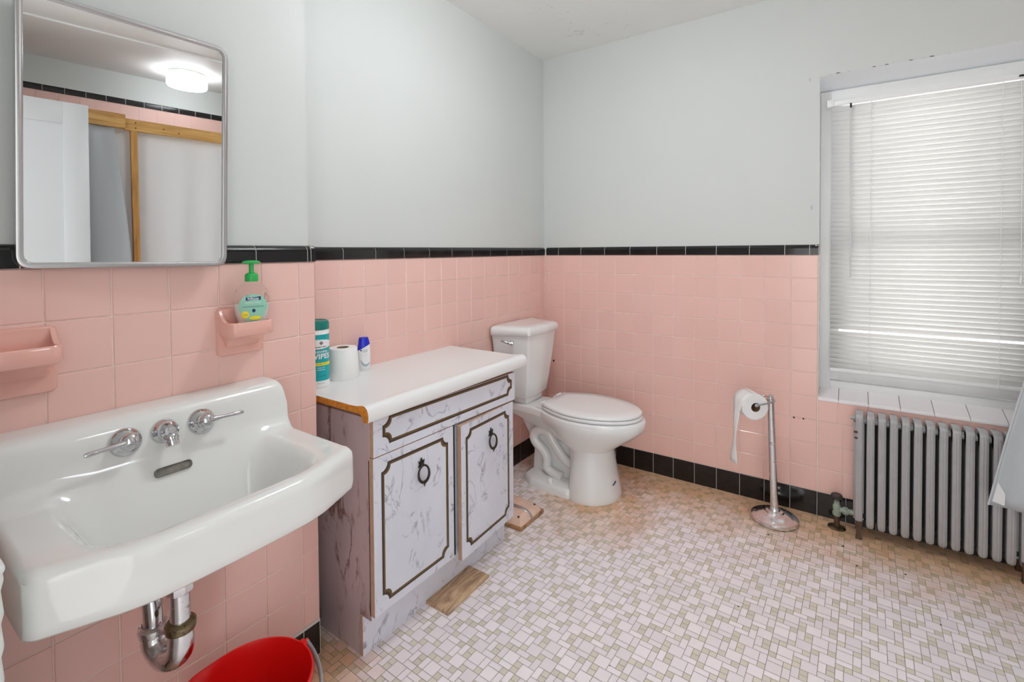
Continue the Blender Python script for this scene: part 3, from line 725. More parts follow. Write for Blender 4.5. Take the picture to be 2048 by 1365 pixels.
def groove(y0, y1, z0, z1, xf_, r=.025, wd_=.0118):
    """closed band with scooped corners, dark outer slope and bronze inner slope"""
    def outline(o_):
        pts = []; a0, a1, b0, b1 = y0 + o_, y1 - o_, z0 + o_, z1 - o_
        R_ = r; st = .004
        for cy_, cz_, sy, sz in ((a0, b0, 1, 1), (a1, b0, -1, 1), (a1, b1, -1, -1), (a0, b1, 1, -1)):
            arc = [(cy_ + sy * R_ * math.cos(t), cz_ + sz * R_ * math.sin(t)) for t in [PI / 2 * k / 6 for k in range(7)]]
            arc = [(cy_ + sy * (R_ + st), cz_)] + [(a_ , b_ ) for a_, b_ in arc] + [(cy_, cz_ + sz * (R_ + st))]
            if (sy, sz) in ((1, 1), (-1, -1)): arc = arc[::-1]
            pts += arc
        return pts
    o1, o2, o3 = outline(0), outline(wd_ * .5), outline(wd_)
    mm = M(); n = len(o1)
    vs = [(xf_ + .0003, *p) for p in o1] + [(xf_ + .0012, *p) for p in o2] + [(xf_ + .0003, *p) for p in o3]
    fs = []; mi = []
    for k in range(n):
        l = (k + 1) % n
        fs += [[k, l, n + l, n + k], [n + k, n + l, 2 * n + l, 2 * n + k]]; mi += [1, 0]
    mm.add(vs, fs, mi); return mm
m = M(); m.box((.397, -1.690, .614), (.415, -.950, .729), .0006, 0, 1); o = obj('drawer_front', m.tf(shear), [marble, tan], van, sharp=20); facemat(o)
obj('groove_trim', groove(-1.655, -.972, .641, .727, .415).tf(shear), [gold, brown], o, smooth=False)
def ringpull(y, z, xf_, par, fn_):
    b = M()
    b.prism([(y + a_, z + c_) for a_, c_ in ((0, .018), (.005, .008), (.0115, .010), (.008, .001), (.012, -.007), (.004, -.006), (0, -.012), (-.004, -.006), (-.012, -.007), (-.008, .001), (-.0115, .010), (-.005, .008))], xf_, xf_ + .004, 'x', 0, .0008)
    b.lathe([(.0055, 0), (.0055, .003), (.003, .006), (.001, .0065)], 12, 0, Matrix.Translation((xf_ + .004, y, z)) @ V((1, 0, 0)).to_track_quat('Z', 'Y').to_matrix().to_4x4())
    sc_ = lambda p: fn_(V((xf_ + (p.x - xf_) * 1.1, y + (p.y - y) * 1.22, z + (p.z - z) * 1.22)))
    pl = obj('pull_backplate', b.tf(sc_), bronze, par)
    q = M(); c_ = V((xf_ + .012, y, z - .024)); pts = []
    for k in range(32):
        a_ = 2 * PI * k / 32; pts.append(c_ + V((-.003 * math.cos(a_), .0195 * math.sin(a_), .0215 * math.cos(a_))))
    q.tube(pts, [.0026 + .0014 * (1 - math.cos(2 * PI * k / 32)) / 2 for k in range(32)], 10, 0, closed=True)
    for a_, s_ in ((PI, .0055), (PI - .42, .004), (PI + .42, .004)):
        q.lathe([(.0005, -s_ * 1.2), (s_, 0), (.0005, s_ * 1.2)], 8, 0, Matrix.Translation(c_ + V((.003, .0195 * math.sin(a_), .0225 * math.cos(a_)))))
    q.lathe([(.0005, -.009), (.003, 0), (.004, .004)], 8, 0, Matrix.Translation(c_ + V((.002, 0, -.026))))
    obj('pull_ring', q.tf(sc_), bronze, pl)
m = M(); m.box((.397, -1.692, .140), (.415, -1.338, .612), .0006, 0, 1); o = obj('door', m.tf(shear), [marble, tan], van, sharp=20); facemat(o); o['label'] = 'left door of the cabinet, with a ring pull'
obj('groove_trim', groove(-1.662, -1.366, .166, .587, .415).tf(shear), [gold, brown], o, smooth=False)
ringpull(-1.497, .531, .415, o, shear)
def swing(p):      # right door: hinged right, a finger's width ajar and sagging
    q = V(p); d_ = -.966 - q.y; q.x += .040 * d_; q.z -= .012 * d_; return shear(q)
m = M(); m.box((.398, -1.314, .121), (.416, -.966, .610), .0006, 0, 1); o = obj('door', m.tf(swing), [marble, tan], van, sharp=20); facemat(o); o['label'] = 'right door of the cabinet, slightly ajar'
obj('groove_trim', groove(-1.287, -.998, .150, .586, .416).tf(swing), [gold, brown], o, smooth=False)
ringpull(-1.130, .528, .416, o, swing)

ct = thing('countertop', 'white laminate countertop with raw chipboard end, lying on the marble-look cabinet', 'countertop', (.2, -1.32, .76))
nose = [(p.x, p.y) for p in path([(.355, .7795, 0), (.385, .7815, 0), (.405, .7855, 0), (.419, .7845, 0), (.430, .776, 0), (.4345, .762, 0), (.4345, .748, 0), (.432, .740, 0), (.428, .738, 0)], 5)]
prof = [(.0, .780), (.30, .7795)] + nose + [(.412, .738), (.410, .750), (.402, .756), (.394, .7605), (.0, .7605)]
m = M(); n0 = len(m.f); m.prism(prof, -1.722, -.886, 'y'); o = obj('top', m, [lamin, chip], ct, sharp=30)
for p in o.data.polygons: p.material_index = 1 if abs(p.normal[1]) > .9 or p.normal[2] < -.8 else 0
m = M(); m.box((.02, -1.68, .736), (.38, -.96, .7606)); obj('support_strip', m, tan, ct)

wb = M(); wb.box((.358, -1.424, 0), (.458, -1.192, .011), .001)
tag(obj('wood_board', wb, board), 'short flat wooden board lying on the floor against the cabinet toe kick', 'wood board')

pb = thing('wooden_base_block', 'worn pink-painted wooden block with a metal strip, lying between cabinet and toilet', 'wood block', (.29, -.78, 0))
pr = [(-.877, 0), (-.682, 0), (-.682, .018), (-.695, .040), (-.71, .044), (-.84, .044), (-.868, .040), (-.877, .018)]
m = M(); m.box((.17, -.882, 0), (.397, -.684, .018), .006); o = obj('lower_board', m, rawwood, pb)
m = M(); m.loft([[V((x, yc_ + (y - yc_) * s_, z)) for x, y in rpoly([(.172, -.876), (.172, -.688), (.392 - i_, -.690 - i_), (.392 - i_, -.874 + i_)], [.003, .003, .030, .008], 4)] for z, s_, i_, yc_ in ((.018, 1, 0, -.78), (.032, .985, .004, -.78), (.046, .93, .018, -.78), (.051, .86, .03, -.78))]); obj('upper_board', m, pinkblock, pb, sharp=50)
m = M(); m.tube(path([(.18, -.800, .049), (.28, -.796, .057), (.352, -.792, .053), (.381, -.789, .040), (.397, -.786, .016)], 6), .0075, 8, flat=.25, up=(0, 1, 0)); obj('metal_strap', m, steel, pb)
for x, y in ((.365, -.855), (.368, -.725)):
    m = M(); m.lathe([(.005, -.002), (.005, .0015), (.002, .002)], 10, 0, Matrix.Translation((x, y, .0480))); obj('screw', m, iron, pb)

# ------------------------------------------------------------------ washbasin
yc = -2.182; HW = .2785; HD = .775; LD = .891
snk = thing('washbasin', 'white porcelain wall-hung washbasin with high back and chrome taps', 'sink', (.24, yc, HD))
def xfront(a):
    x = .669 - .004 * min(1, a / .15) ** 2
    t = (a - .152) / .126
    return x - .052 * (max(0, t) + .06 * math.exp(-(t / .12) ** 2))
cols = []
r_ = .016; ss = [-(HW - r_)] + [-(HW - r_) + (2 * (HW - r_)) * k / 70 for k in range(1, 70)] + [HW - r_]
lst = [(-(HW - r_) - r_ * math.sin(t), r_ * (1 - math.cos(t))) for t in [PI / 2 * k / 5 for k in range(5, 0, -1)]] + [(s_, 0) for s_ in ss] + [(HW - r_ + r_ * math.sin(t), r_ * (1 - math.cos(t))) for t in [PI / 2 * k / 5 for k in range(1, 6)]]
for s_, ins in lst:
    a = abs(s_); xF = xfront(a) - ins; b = 1 - sstep(.115, .215, a); b2 = 1 - sstep(.10, .26, a)
    pr = [(XS + .001, LD - ins), (.285, LD - .001 - ins), (.300, LD - .004 - ins), (.312, LD - .012 - ins), (.319, LD - .024 - ins), (.323, LD - .04 - ins * .5), (.329, .833)]
    for k in range(30):
        t = k / 29; x = .333 + (xF - .034 - .333) * t
        z = HD + .034 * max(0, 1 - t / .16) ** 2 - .150 * b * sstep(-.02, .44, t) * (1 - sstep(.70, 1.0, t)) * (1 if t > 0 else .2) - ins
        pr.append((x, z))
    pr += [(xF - .022, HD + .001 - ins), (xF - .012, HD - .001 - ins), (xF - .005, HD - .005 - ins), (xF - .0015, HD - .011), (xF, HD - .02), (xF + .001, .700), (xF - .002, .684), (xF - .010, .677)]
    pr += [(xF - .05, .676 - .02 * b2), (.54, .676 - .07 * b2), (.44, .676 - .085 * b2), (.34, .676 - .07 * b2), (XS + .001, .66)]
    cols.append([V((x, yc + s_, z)) for x, z in pr])
m = M(); m.loft(cols); obj('basin', m, porc, snk, sharp=60)
# overflow slot
m = M(); oc = V((.3615, -2.1815, .7655)); ou = V((0, 1, 0)); ov = V((-.52, 0, .85)).normalized(); on = ou.cross(ov)
if on.x < 0: on = -on
cap = rpoly([(-.034, -.0085), (.034, -.0085), (.034, .0085), (-.034, .0085)], .0084, 5)
m.loft([[oc + ou * p.x * k + ov * p.y * k + on * d_ for p in cap] for k, d_ in ((1.06, -.004), (1.03, .0022), (.97, .0024), (.90, -.0005), (.88, -.001))], 0, True, True); obj('overflow_slot', m, slotm, snk)
fn_ = V((.965, 0, .26)).normalized()
fx = lambda y, z: Matrix.Translation(V((.3275, y, z))) @ fn_.to_track_quat('Z', 'Y').to_matrix().to_4x4()
for y, z, s in ((-2.256, .840, -1), (-2.112, .841, 1)):
    m = M(); m.lathe([(.029, -.004), (.029, .002), (.026, .008), (.020, .012), (.0165, .015), (.017, .019), (.018, .026), (.0165, .034), (.012, .040), (.004, .043), (.0005, .0432)], 28, 0, fx(y, z))
    o = obj('tap', m, chrome, snk)
    b = V((.3275, y, z)) + fn_ * .034
    d_ = V((.10, s, -.03 if s < 0 else .0)).normalized()
    m = M(); pp = [b + d_ * .004, b + d_ * .016, b + d_ * .03, b + d_ * .05, b + d_ * .072, b + d_ * .077]
    m.tube(pp, [.0065, .006, .0042, .0045, .0052, .003], 10); obj('tap_lever', m, chrome, o)
m = M(); y, z = -2.1865, .8415
m.lathe([(.026, -.004), (.026, .003), (.022, .009), (.018, .014), (.017, .024), (.0175, .033), (.012, .040), (.007, .041), (.007, .044), (.0005, .0445)], 28, 0, fx(y, z))
b = V((.3275, y, z)) + fn_ * .022
m.tube(path([b + V((0, 0, -.004)), b + V((.010, 0, -.010)), b + V((.019, 0, -.018)), b + V((.022, 0, -.024))], 5), [.015] * 5 + [.0145] * 5 + [.0125] * 6, 14)
m.cyl(b + V((.021, 0, -.021)), b + V((.0245, 0, -.028)), .0132, .0122, 16); obj('spout', m, chrome, snk)
# drain pipe and trap
tx, ty = .440, -2.205; lx, ly = .362, -2.226
m = M(); m.lathe([(.034, .625), (.034, .600), (.027, .590), (.026, .56)], 24, 0, Matrix.Translation((tx, ty, 0))); m.lathe([(.0235, .585), (.025, .58), (.025, .545), (.0235, .54)], 8, 0, Matrix.Translation((tx, ty, 0))); obj('drain_outlet', m, chrome_old, snk)
m = M(); m.cyl((tx, ty, .60), (tx, ty, .45), .0185, n=20); obj('tailpiece', m, chrome_old, snk)
m = M(); pj = path([(tx, ty, .478), (tx, ty, .44), (tx - .006, ty - .002, .413), ((tx + lx) / 2, (ty + ly) / 2, .392), (lx + .006, ly + .002, .408), (lx, ly, .432), (lx, ly, .445)], 6)
m.tube(pj, [.0225 + .003 * math.sin(PI * k / (len(pj) - 1)) for k in range(len(pj))], 18); obj('trap_bend', m, chrome_old, snk)
for x, y, z in ((tx, ty, .470), (lx, ly, .442)):
    m = M(); m.lathe([(.020, -.010), (.0265, -.009), (.028, -.003), (.028, .006), (.024, .010), (.0195, .011)], 24, 0, Matrix.Translation((x, y, z))); obj('slip_nut', m, brass_old if x == tx else chrome_old, snk)
m = M(); m.tube(path([(lx, ly, .44), (lx, ly, .475), (lx - .012, ly, .505), (lx - .045, ly, .515), (lx - .085, ly, .490), (XS + .004, ly, .468)], 6), .0185, 16); obj('trap_arm', m, chrome, snk)
m = M(); m.lathe([(.040, 0), (.040, .003), (.034, .009), (.022, .014)], 28, 0, Matrix.Translation((XS + .001, ly, .468)) @ V((1, 0, 0)).to_track_quat('Z', 'Y').to_matrix().to_4x4()); obj('wall_flange', m, chrome, snk)

# ------------------------------------------------------------------ mirror cabinet
mc = V((.2747, -2.2091, 1.4711)); MW, MH = .3736, .5409
TR, BR, BL = V((.2951, -2.0190, 1.7390)), V((.2832, -2.0264, 1.1982)), V((.2546, -2.3988, 1.2030))
mu = (BR - BL).normalized(); mv = (TR - BR).normalized(); mn = mu.cross(mv).normalized()
if mn.x < 0: mn = -mn
mir = thing('mirror_cabinet', 'steel-framed mirror cabinet with rounded corners hanging above the washbasin', 'mirror', mc)
def rr_(o_, d_, r): return [mc + mu * p.x + mv * p.y + mn * d_ for p in rpoly([(-MW / 2 + o_, -MH / 2 + o_), (MW / 2 - o_, -MH / 2 + o_), (MW / 2 - o_, MH / 2 - o_), (-MW / 2 + o_, MH / 2 - o_)], r, 8)]
m = M(); m.loft([rr_(.0015, -.018, .026), rr_(0, -.012, .028), rr_(0, -.003, .028), rr_(.002, .0005, .026), rr_(.007, .0015, .022), rr_(.0115, .0, .018), rr_(.013, -.005, .017)], 0, True, False); obj('mirror_frame', m, steel, mir)
m = M(); rg = rr_(.0128, -.0045, .017); m.add(rg, [list(range(len(rg)))]); obj('mirror_glass', m, mirror, mir, smooth=False)
m = M(); m.box((XS - .011, -2.382, 1.216), (.2505, -2.036, 1.722), .004); obj('cabinet_body', m, whitep, mir)

# ------------------------------------------------------------------ ceramic soap dishes
def soap_dish(y0, y1, z0, z1, label, dep, zt):
    d = thing('soap_dish', label, 'soap dish', (XS, (y0 + y1) / 2, zt), 'pink ceramic soap dishes')
    m = M(); sec = lambda o_, x: [V((x, p.x, p.y)) for p in rpoly([(y0 + o_, z0 + o_), (y1 - o_, z0 + o_), (y1 - o_, z1 - o_), (y0 + o_, z1 - o_)], .012, 4)]
    m.loft([sec(0, XS), sec(0, XS + .006), sec(.003, XS + .011), sec(.008, XS + .0125)]); obj('back_plate', m, dishm, d)
    m = M(); x1 = XS + dep
    def pl(o_, z, xx=0): return [V((p.x, p.y, z)) for p in rpoly([(XS + .004, y0 + .002 + o_), (x1 - o_ + xx, y0 + .002 + o_), (x1 - o_ + xx, y1 - .002 - o_), (XS + .004, y1 - .002 - o_)], [.002, .022, .022, .002], 5)]
    m.loft([pl(.016, zt - .066, -.044), pl(.012, zt - .054, -.034), pl(.007, zt - .042, -.014), pl(.002, zt - .034), pl(0, zt - .029), pl(0, zt - .003), pl(.002, zt), pl(.006, zt), pl(.0085, zt - .004), pl(.010, zt - .018), pl(.014, zt - .022)])
    for yy, s_ in ((y0 + .002, 1), (y1 - .002, -1)):
        m.prism([(XS + .006, zt - .012), (XS + .006, zt + .030)] + [(XS + .012 + .040 * k / 8, zt - .002 + .030 * (1 - k / 8) ** 2.2) for k in range(9)] + [(XS + .052, zt - .012)], yy + s_ * .0006, yy + s_ * .0085, 'y')
    obj('tray', m, dishm, d)
    return d
soap_dish(-2.037, -1.921, .966, 1.090, 'pink ceramic soap dish on the tiles holding the pump soap bottle', .078, 1.056)
soap_dish(-2.505, -2.3405, .955, 1.0885, 'wide empty pink ceramic soap dish on the tiles, left of the taps', .078, 1.056)

sb = V((.2795, -1.966, 1.0345)); sbt = thing('soap_bottle', 'clear hand soap bottle with green pump, standing in the pink soap dish', 'soap bottle', sb)
fz = math.atan2(-.33, .94); RX = Matrix.Translation(sb) @ Matrix.Rotation(fz + PI / 2, 4, 'Z') @ Matrix.Diagonal((1.06, 1.0, 1.13, 1))     # local -y faces the room, x is the width
def ov(w_, t_, z, n=32): return [V((w_ * math.copysign(abs(math.cos(2 * PI * k / n)) ** .85, math.cos(2 * PI * k / n)), t_ * math.copysign(abs(math.sin(2 * PI * k / n)) ** .85, math.sin(2 * PI * k / n)), z)) for k in range(n)]
bprof = [(.026, .016, 0), (.029, .018, .003), (.031, .019, .012), (.038, .021, .035), (.0405, .022, .055), (.0395, .0215, .073), (.034, .020, .090), (.024, .0165, .101), (.0155, .0135, .106), (.0125, .0125, .110), (.0125, .0125, .114)]
m = M(); m.loft([ov(*p) for p in bprof], xf=RX); obj('bottle', m, clearp, sbt)
m = M(); m.loft([ov(p[0] - .0014, p[1] - .0014, p[2] + .001) for p in bprof[:5]] + [ov(.0385, .0200, .058)], xf=RX); obj('liquid_soap', m, soapm, sbt)
def surf(x, z, o_):        # front of the bottle
    for k in range(len(bprof) - 1):
        if bprof[k][2] <= z <= bprof[k + 1][2]:
            t = (z - bprof[k][2]) / (bprof[k + 1][2] - bprof[k][2]); w_ = bprof[k][0] * (1 - t) + bprof[k + 1][0] * t; t_ = bprof[k][1] * (1 - t) + bprof[k + 1][1] * t; break
    c_ = min(1, abs(x) / w_) ** (1 / .85); s_ = math.sqrt(max(0, 1 - c_ * c_)) ** .85
    return V((x, -t_ * s_ - o_, z))
def patch(m, outline_, cz, mi, o_, n=6):
    """fan of rings following the bottle front"""
    cx_ = sum(p[0] for p in outline_) / len(outline_)
    rings = [[surf(cx_ + (p[0] - cx_) * k / n, cz + (p[1] - cz) * k / n, o_) for p in outline_] for k in range(1, n + 1)]
    m.loft(rings, mi, False, False, True, RX); m.add([surf(cx_, cz, o_)] + rings[0], [[0, 1 + k, 1 + (k + 1) % len(rings[0])] for k in range(len(rings[0]))], mi, RX)
m = M(); lab = [(.031 * math.copysign(abs(math.cos(a_)) ** .8, math.cos(a_)) * (1 - .12 * (math.sin(a_) < -.3)), .049 + .031 * math.sin(a_)) for a_ in [2 * PI * k / 40 for k in range(40)]]
patch(m, lab, .049, 0, .0006)
patch(m, rpoly([(-.016, .0655), (.017, .0665), (.017, .0745), (-.016, .0735)], .001, 2), .070, 1, .0010)
patch(m, [(-.0175 + .0085 * math.cos(2 * PI * k / 16), .0335 + .0085 * math.sin(2 * PI * k / 16)) for k in range(16)], .0335, 2, .0011)
patch(m, [(.004 + .013 * math.cos(2 * PI * k / 16), .0255 + .0045 * math.sin(2 * PI * k / 16)) for k in range(16)], .0255, 2, .0011)
def txt_on(m, s, size, x, z, mi, bold=0):
    n0 = len(m.v); text(m, s, size, None, mi, bold=bold)
    for k in range(n0, len(m.v)):
        p = m.v[k]; q = surf(p.x + x, p.y + z, .0014); m.v[k] = RX @ q
txt_on(m, 'Softsoap', .0072, 0, .0702, 3, .00012)
txt_on(m, 'ANTIBACTERIAL', .0046, 0, .0605, 3); txt_on(m, 'NEW', .003, -.012, .0765, 1)
txt_on(m, 'MOISTURIZING HAND SOAP', .0036, 0, .0515, 1); txt_on(m, 'CITRUS', .0034, -.0172, .0335, 1)
patch(m, [(.001 + .004 * math.cos(2 * PI * k / 8), .0425 + .0045 * math.sin(2 * PI * k / 8)) for k in range(8)], .0425, 1, .0012)
obj('front_label', m, [labelg, navy, yellow, whitepl], sbt, sharp=60)
m = M(); T_ = Matrix.Translation(sb) @ Matrix.Diagonal((1.05, 1.05, 1.13, 1))
m.lathe([(.0150, .1085), (.0155, .112), (.0150, .1235), (.012, .127), (.0065, .1285), (.0055, .131), (.0055, .149), (.004, .150)], 24, 0, T_)
m.loft([ov(.019, .013, .1495), ov(.0205, .0145, .1525), ov(.017, .012, .1555), ov(.008, .006, .157)], xf=RX); obj('pump', m, green, sbt)

# ------------------------------------------------------------------ things on the countertop
CT = .7800
wc = V((.088, -1.653, CT)); can = thing('wipes_canister', 'teal and white canister of cleaning wipes at the wall end of the countertop', 'canister', wc)
T_ = Matrix.Translation(wc); Rw = .0385
m = M(); m.lathe([(.036, 0), (Rw, .002), (Rw, .193), (.037, .195)], 40, 0, T_); obj('body', m, whitepl, can)
m = M(); m.lathe([(.0392, .193), (.0395, .196), (.0392, .214), (.036, .221), (.030, .223), (.0295, .221)], 40, 0, T_); obj('lid', m, tealcap, can)
face = math.atan2(-.98, 1.47) + .10
def band(m, z0, z1, mi, o_=.0003, a0=0, a1=2 * PI, zf=None, n=48):
    rg = []
    for k in range(n + 1):
        a_ = a0 + (a1 - a0) * k / n; d = zf(a_) if zf else (0, 0)
        rg.append([wc + V(((Rw + o_) * math.cos(a_ + face), (Rw + o_) * math.sin(a_ + face), z)) for z in (z0 + d[0], z1 + d[1])])
    m.loft(rg, mi, closed=False)
m = M(); band(m, .024, .178, 0)
band(m, .136, .158, 1, .0006, -1.3, 1.3, lambda a_: (-.006 * math.cos(a_ * 1.2), .008 * math.cos(a_ * 1.2) - .004))
band(m, .075, .0845, 2, .0006, -1.5, 1.5)
def wtxt(s, size, z, mi, bold=0, da=0):
    n0 = len(m.v); text(m, s, size, None, mi, bold=bold)
    for k in range(n0, len(m.v)):
        p = m.v[k]; a_ = face + da + p.x / Rw; m.v[k] = wc + V(((Rw + .001) * math.cos(a_), (Rw + .001) * math.sin(a_), p.y + z))
wtxt("WIPES", .024, .105, 1, .0006, .2); wtxt('CLEANING', .0095, .121, 1, .0002, .2); wtxt("Member's Mark", .0062, .137, 3, .0001, .2)
wtxt('LEMON FRESH SCENT', .0048, .0798, 3, 0, .2); wtxt('cleans and', .006, .068, 1, 0, .2); wtxt('deodorizes', .006, .061, 1, 0, .2)
wtxt('75 WET WIPES', .0045, .040, 3, 0, .3); wtxt('NET WT 1 LB', .0038, .016, 3, 0, .2)
for a_ in range(4):
    c_ = face + .25; dx = .0035 * math.cos(a_ * PI / 2); dz = .0035 * math.sin(a_ * PI / 2)
    m.add([wc + V(((Rw + .001) * math.cos(c_ + (dx + ex) / Rw), (Rw + .001) * math.sin(c_ + (dx + ex) / Rw), .150 + dz + ez)) for ex, ez in ((-.0028, 0), (0, -.0028), (.0028, 0), (0, .0028))], [[0, 1, 2, 3]], 3)
obj('printed_wrap', m, [teal, whitepl, yellow, blackink], can, sharp=60)

t = thing('toilet_roll', 'full toilet roll standing on end on the countertop, beside the wipes canister', 'toilet paper', (.062, -1.533, CT), 'toilet rolls')
m = M(); T_ = Matrix.Translation((.062, -1.533, CT))
m.lathe([(.020, .002), (.056, 0), (.0575, .004), (.0500, .104), (.0465, .108), (.021, .108)], 48, 0, T_, False, False); m.lathe([(.0205, .108), (.0205, .002)], 32, 1, T_, False, False); m.lathe([(.019, .1075), (.019, .002)], 32, 1, T_, False, False)
obj('roll', m, [paper, card], t)

sp = V((.040, -1.424, CT)); sh = thing('shampoo_bottle', 'small white shampoo bottle with blue cap on the countertop near the wall', 'shampoo', sp)
RX = Matrix.Translation(sp) @ Matrix.Rotation(math.atan2(-1.2, 1.52) + PI / 2 + .1, 4, 'Z')
bprof = [(.021, .013, 0), (.023, .0145, .002), (.0245, .0155, .03), (.0245, .0155, .07), (.023, .0150, .088)]
m = M(); rg = [ov(*p) for p in bprof]; tw = lambda p: V((p.x, p.y, p.z + (.012 * (p.x / .023) if p.z > .08 else .004 * p.x / .023 if p.z > .06 else 0)))
m.loft([[tw(p) for p in r] for r in rg], xf=RX); obj('bottle', m, whitepl, sh)
m = M(); m.loft([[V((p.x, p.y, .0885 + .0125 * p.x / .023 * (1 - k) + .036 * k)) for p in ov(.0232 - .006 * k, .0151 - .002 * k, 0)] for k in (0, .5, .85, 1)] + [[V((p.x, p.y, .1225)) for p in ov(.012, .009, 0)]], xf=RX); obj('cap', m, bluecap, sh)
m = M(); patch(m, [(-.011 + .003 * math.cos(2 * PI * k / 12), .078 + .0035 * math.sin(2 * PI * k / 12)) for k in range(12)], .078, 0, .0007)
txt_on(m, 'head &', .0058, .004, .0785, 0); txt_on(m, 'shoulders', .0050, .003, .0725, 0); txt_on(m, 'classic clean', .0042, .003, .060, 1)
sw = []
for k in range(20):
    a_ = PI * (1.0 + k / 19 * .85); sw.append((a_, .016))
for k in range(19):
    a0_, a1_ = sw[k][0], sw[k + 1][0]; w_ = lambda q: .0035 * math.sin(PI * q / 19) + .0008
    m.add([RX @ surf(.006 + (.017 + s_ * w_(k + d_)) * math.cos(a_), .042 + (.022 + s_ * w_(k + d_)) * math.sin(a_), .0007) for a_, s_, d_ in ((a0_, -1, 0), (a1_, -1, 1), (a1_, 1, 1), (a0_, 1, 0))], [[0, 1, 2, 3]], 1)
obj('front_label', m, [navy, greyprint], sh, sharp=60)

# ------------------------------------------------------------------ bucket below the trap
bk = V((.468, -2.078, 0)); bu = thing('bucket', 'red plastic bucket with grey carrying handle on the floor below the sink trap', 'bucket', bk)
m = M(); rb = []
def brow(r, z, lip=0, n=64):
    out = []
    for k in range(n):
        a_ = 2 * PI * k / n; d = math.atan2(math.sin(a_ - 3.75), math.cos(a_ - 3.75)); l = math.exp(-(d / .30) ** 2) * lip
        out.append(bk + V(((r + l) * math.cos(a_), (r + l) * math.sin(a_), z - l * .15)))
    return out
m.loft([brow(.088, 0), brow(.090, .003), brow(.119, .245, .004), brow(.1275, .249, .014), brow(.129, .262, .017), brow(.1275, .270, .019), brow(.124, .270, .019), brow(.1215, .262, .014), brow(.117, .238, .004), brow(.087, .006), brow(.02, .004)]); obj('bucket_body', m, redp, bu, sharp=50)
ea = [1.62, 1.62 + PI]
for a_ in ea:
    e = bk + V((.129 * math.cos(a_), .129 * math.sin(a_), .263)); d = V((math.cos(a_), math.sin(a_), 0)); m = M()
    m.cyl(e - d * .004, e + d * .013, .008, n=16); m.box(e + V((-.010, -.006, -.012)), e + V((.010, .006, .010)), .003); obj('handle_ear', m, redp, bu)
m = M(); pp = []
for k in range(33):
    t = k / 32; a_ = ea[0] - PI * t; rr2 = .137 + .012 * math.sin(PI * t)
    pp.append(bk + V((rr2 * math.cos(a_), rr2 * math.sin(a_), .264 - .060 * math.sin(PI * t))))
m.tube(pp, .0105, 10, flat=.42, up=(0, 0, 1)); obj('carrying_handle', m, greyp, bu)

# ------------------------------------------------------------------ hamper at the left edge
hm = thing('laundry_hamper', 'white wicker hamper at the left edge, beside the washbasin', 'hamper', (.59, -2.61, 0))
m = M(); rows_ = []
for k in range(61):
    z = .84 * k / 60; o_ = .0014 * math.sin(k * PI / 1.5) + .010 * (1 - k / 60)
    rows_.append([V((p.x, p.y, z)) for p in rpoly([(.47 + o_, -2.757 + o_), (.7065 - o_, -2.757 + o_), (.7065 - o_, -2.492 - o_), (.47 + o_, -2.492 - o_)], .015, 3)])
m.loft(rows_); m.box((.468, -2.759, .838), (.7075, -2.491, .850), .004); obj('basket', m, wicker, hm)
tw_ = M()
for k in range(3): tw_.box((.48 + .002 * k, -2.747, .850 + .026 * k), (.7025 - .002 * k, -2.4945 - .001 * k, .876 + .026 * k), .012, seg=3)
tag(obj('folded_towel', tw_, pinkcloth), 'folded pink towel on the hamper at the left edge', 'towel')

# ------------------------------------------------------------------ curtains and the timber frame (frame and white curtain show in the mirror)
fr = thing('curtain_frame', 'pine timber shower frame with header and post, reflected in the mirror', 'shower frame', (2.65, -1.2, 0))
m = M(); m.box((2.628, -1.895, 1.878), (2.668, -.004, 1.945), .002); o = obj('header', m, pine, fr)
for y, z in ((-1.84, 1.925), (-1.84, 1.895), (-1.70, 1.912), (-1.62, 1.90), (-1.35, 1.93), (-1.32, 1.90)):
    q = M(); q.cyl((2.6275, y, z), (2.632, y, z), .004, n=10); obj('screw_hole', q, dark, o)
m = M(); m.box((2.598, YF + .01, 1.880), (2.640, -1.893, 1.962), .002); obj('header_extension', m, pine, fr)
m = M(); m.loft([[V((2.632 + a_ * .040, -1.848 + .022 * (1 - z / 1.9) + b_ * .032, z)) for a_, b_ in ((0, -.5), (1, -.5), (1, .5), (0, .5))] for z in (0, .5, 1, 1.5, 1.88)]); obj('post', m, pine_v, fr, sharp=20)
def curtain(name, label, pts_top, pts_bot, mtl, nz=24, nx=60, fold=.02, fr_=9, edge=None, par=None):
    """pts_* : (start, end) of the curtain at the top and bottom"""
    m = M(); rg = []
    for i in range(nz + 1):
        t = i / nz; rw = []
        for j in range(nx + 1):
            s_ = j / nx; a = V(pts_top[0]).lerp(V(pts_top[1]), s_); b = V(pts_bot[0]).lerp(V(pts_bot[1]), s_); p = a.lerp(b, t)
            d = V(pts_top[1]) - V(pts_top[0]); d.normalize(); nrm = V((-d.y, d.x, 0))
            p = p + nrm * fold * (.35 + .65 * t) * math.sin(s_ * PI * 2 * fr_ + .6 * math.sin(t * 3) + .8 * math.sin(s_ * 7))
            if edge: p = edge(p, s_, t)
            rw.append(p)
        rg.append(rw)
    m.loft(rg, 0, closed=False); c = thing('shower_curtain', label, 'curtain', V(pts_top[0]), 'shower curtains')
    o = obj('curtain_panel', m, mtl, c, sharp=80); o.modifiers.new('s', 'SOLIDIFY').thickness = .0008
    return c
curtain('shower_curtain', 'white shower curtain hanging behind the timber frame, reflected in the mirror', ((2.695, -2.30, 1.90), (2.695, -.05, 1.90)), ((2.72, -2.30, .32), (2.72, -.05, .32)), whitecloth, 20, 120, .012, 13)
def e2(p, s_, t):
    k = s_ ** 2; p = V(p); p.y += k * (.085 * math.sin(min(1, t * 1.3) * PI / 2) - .02); return p
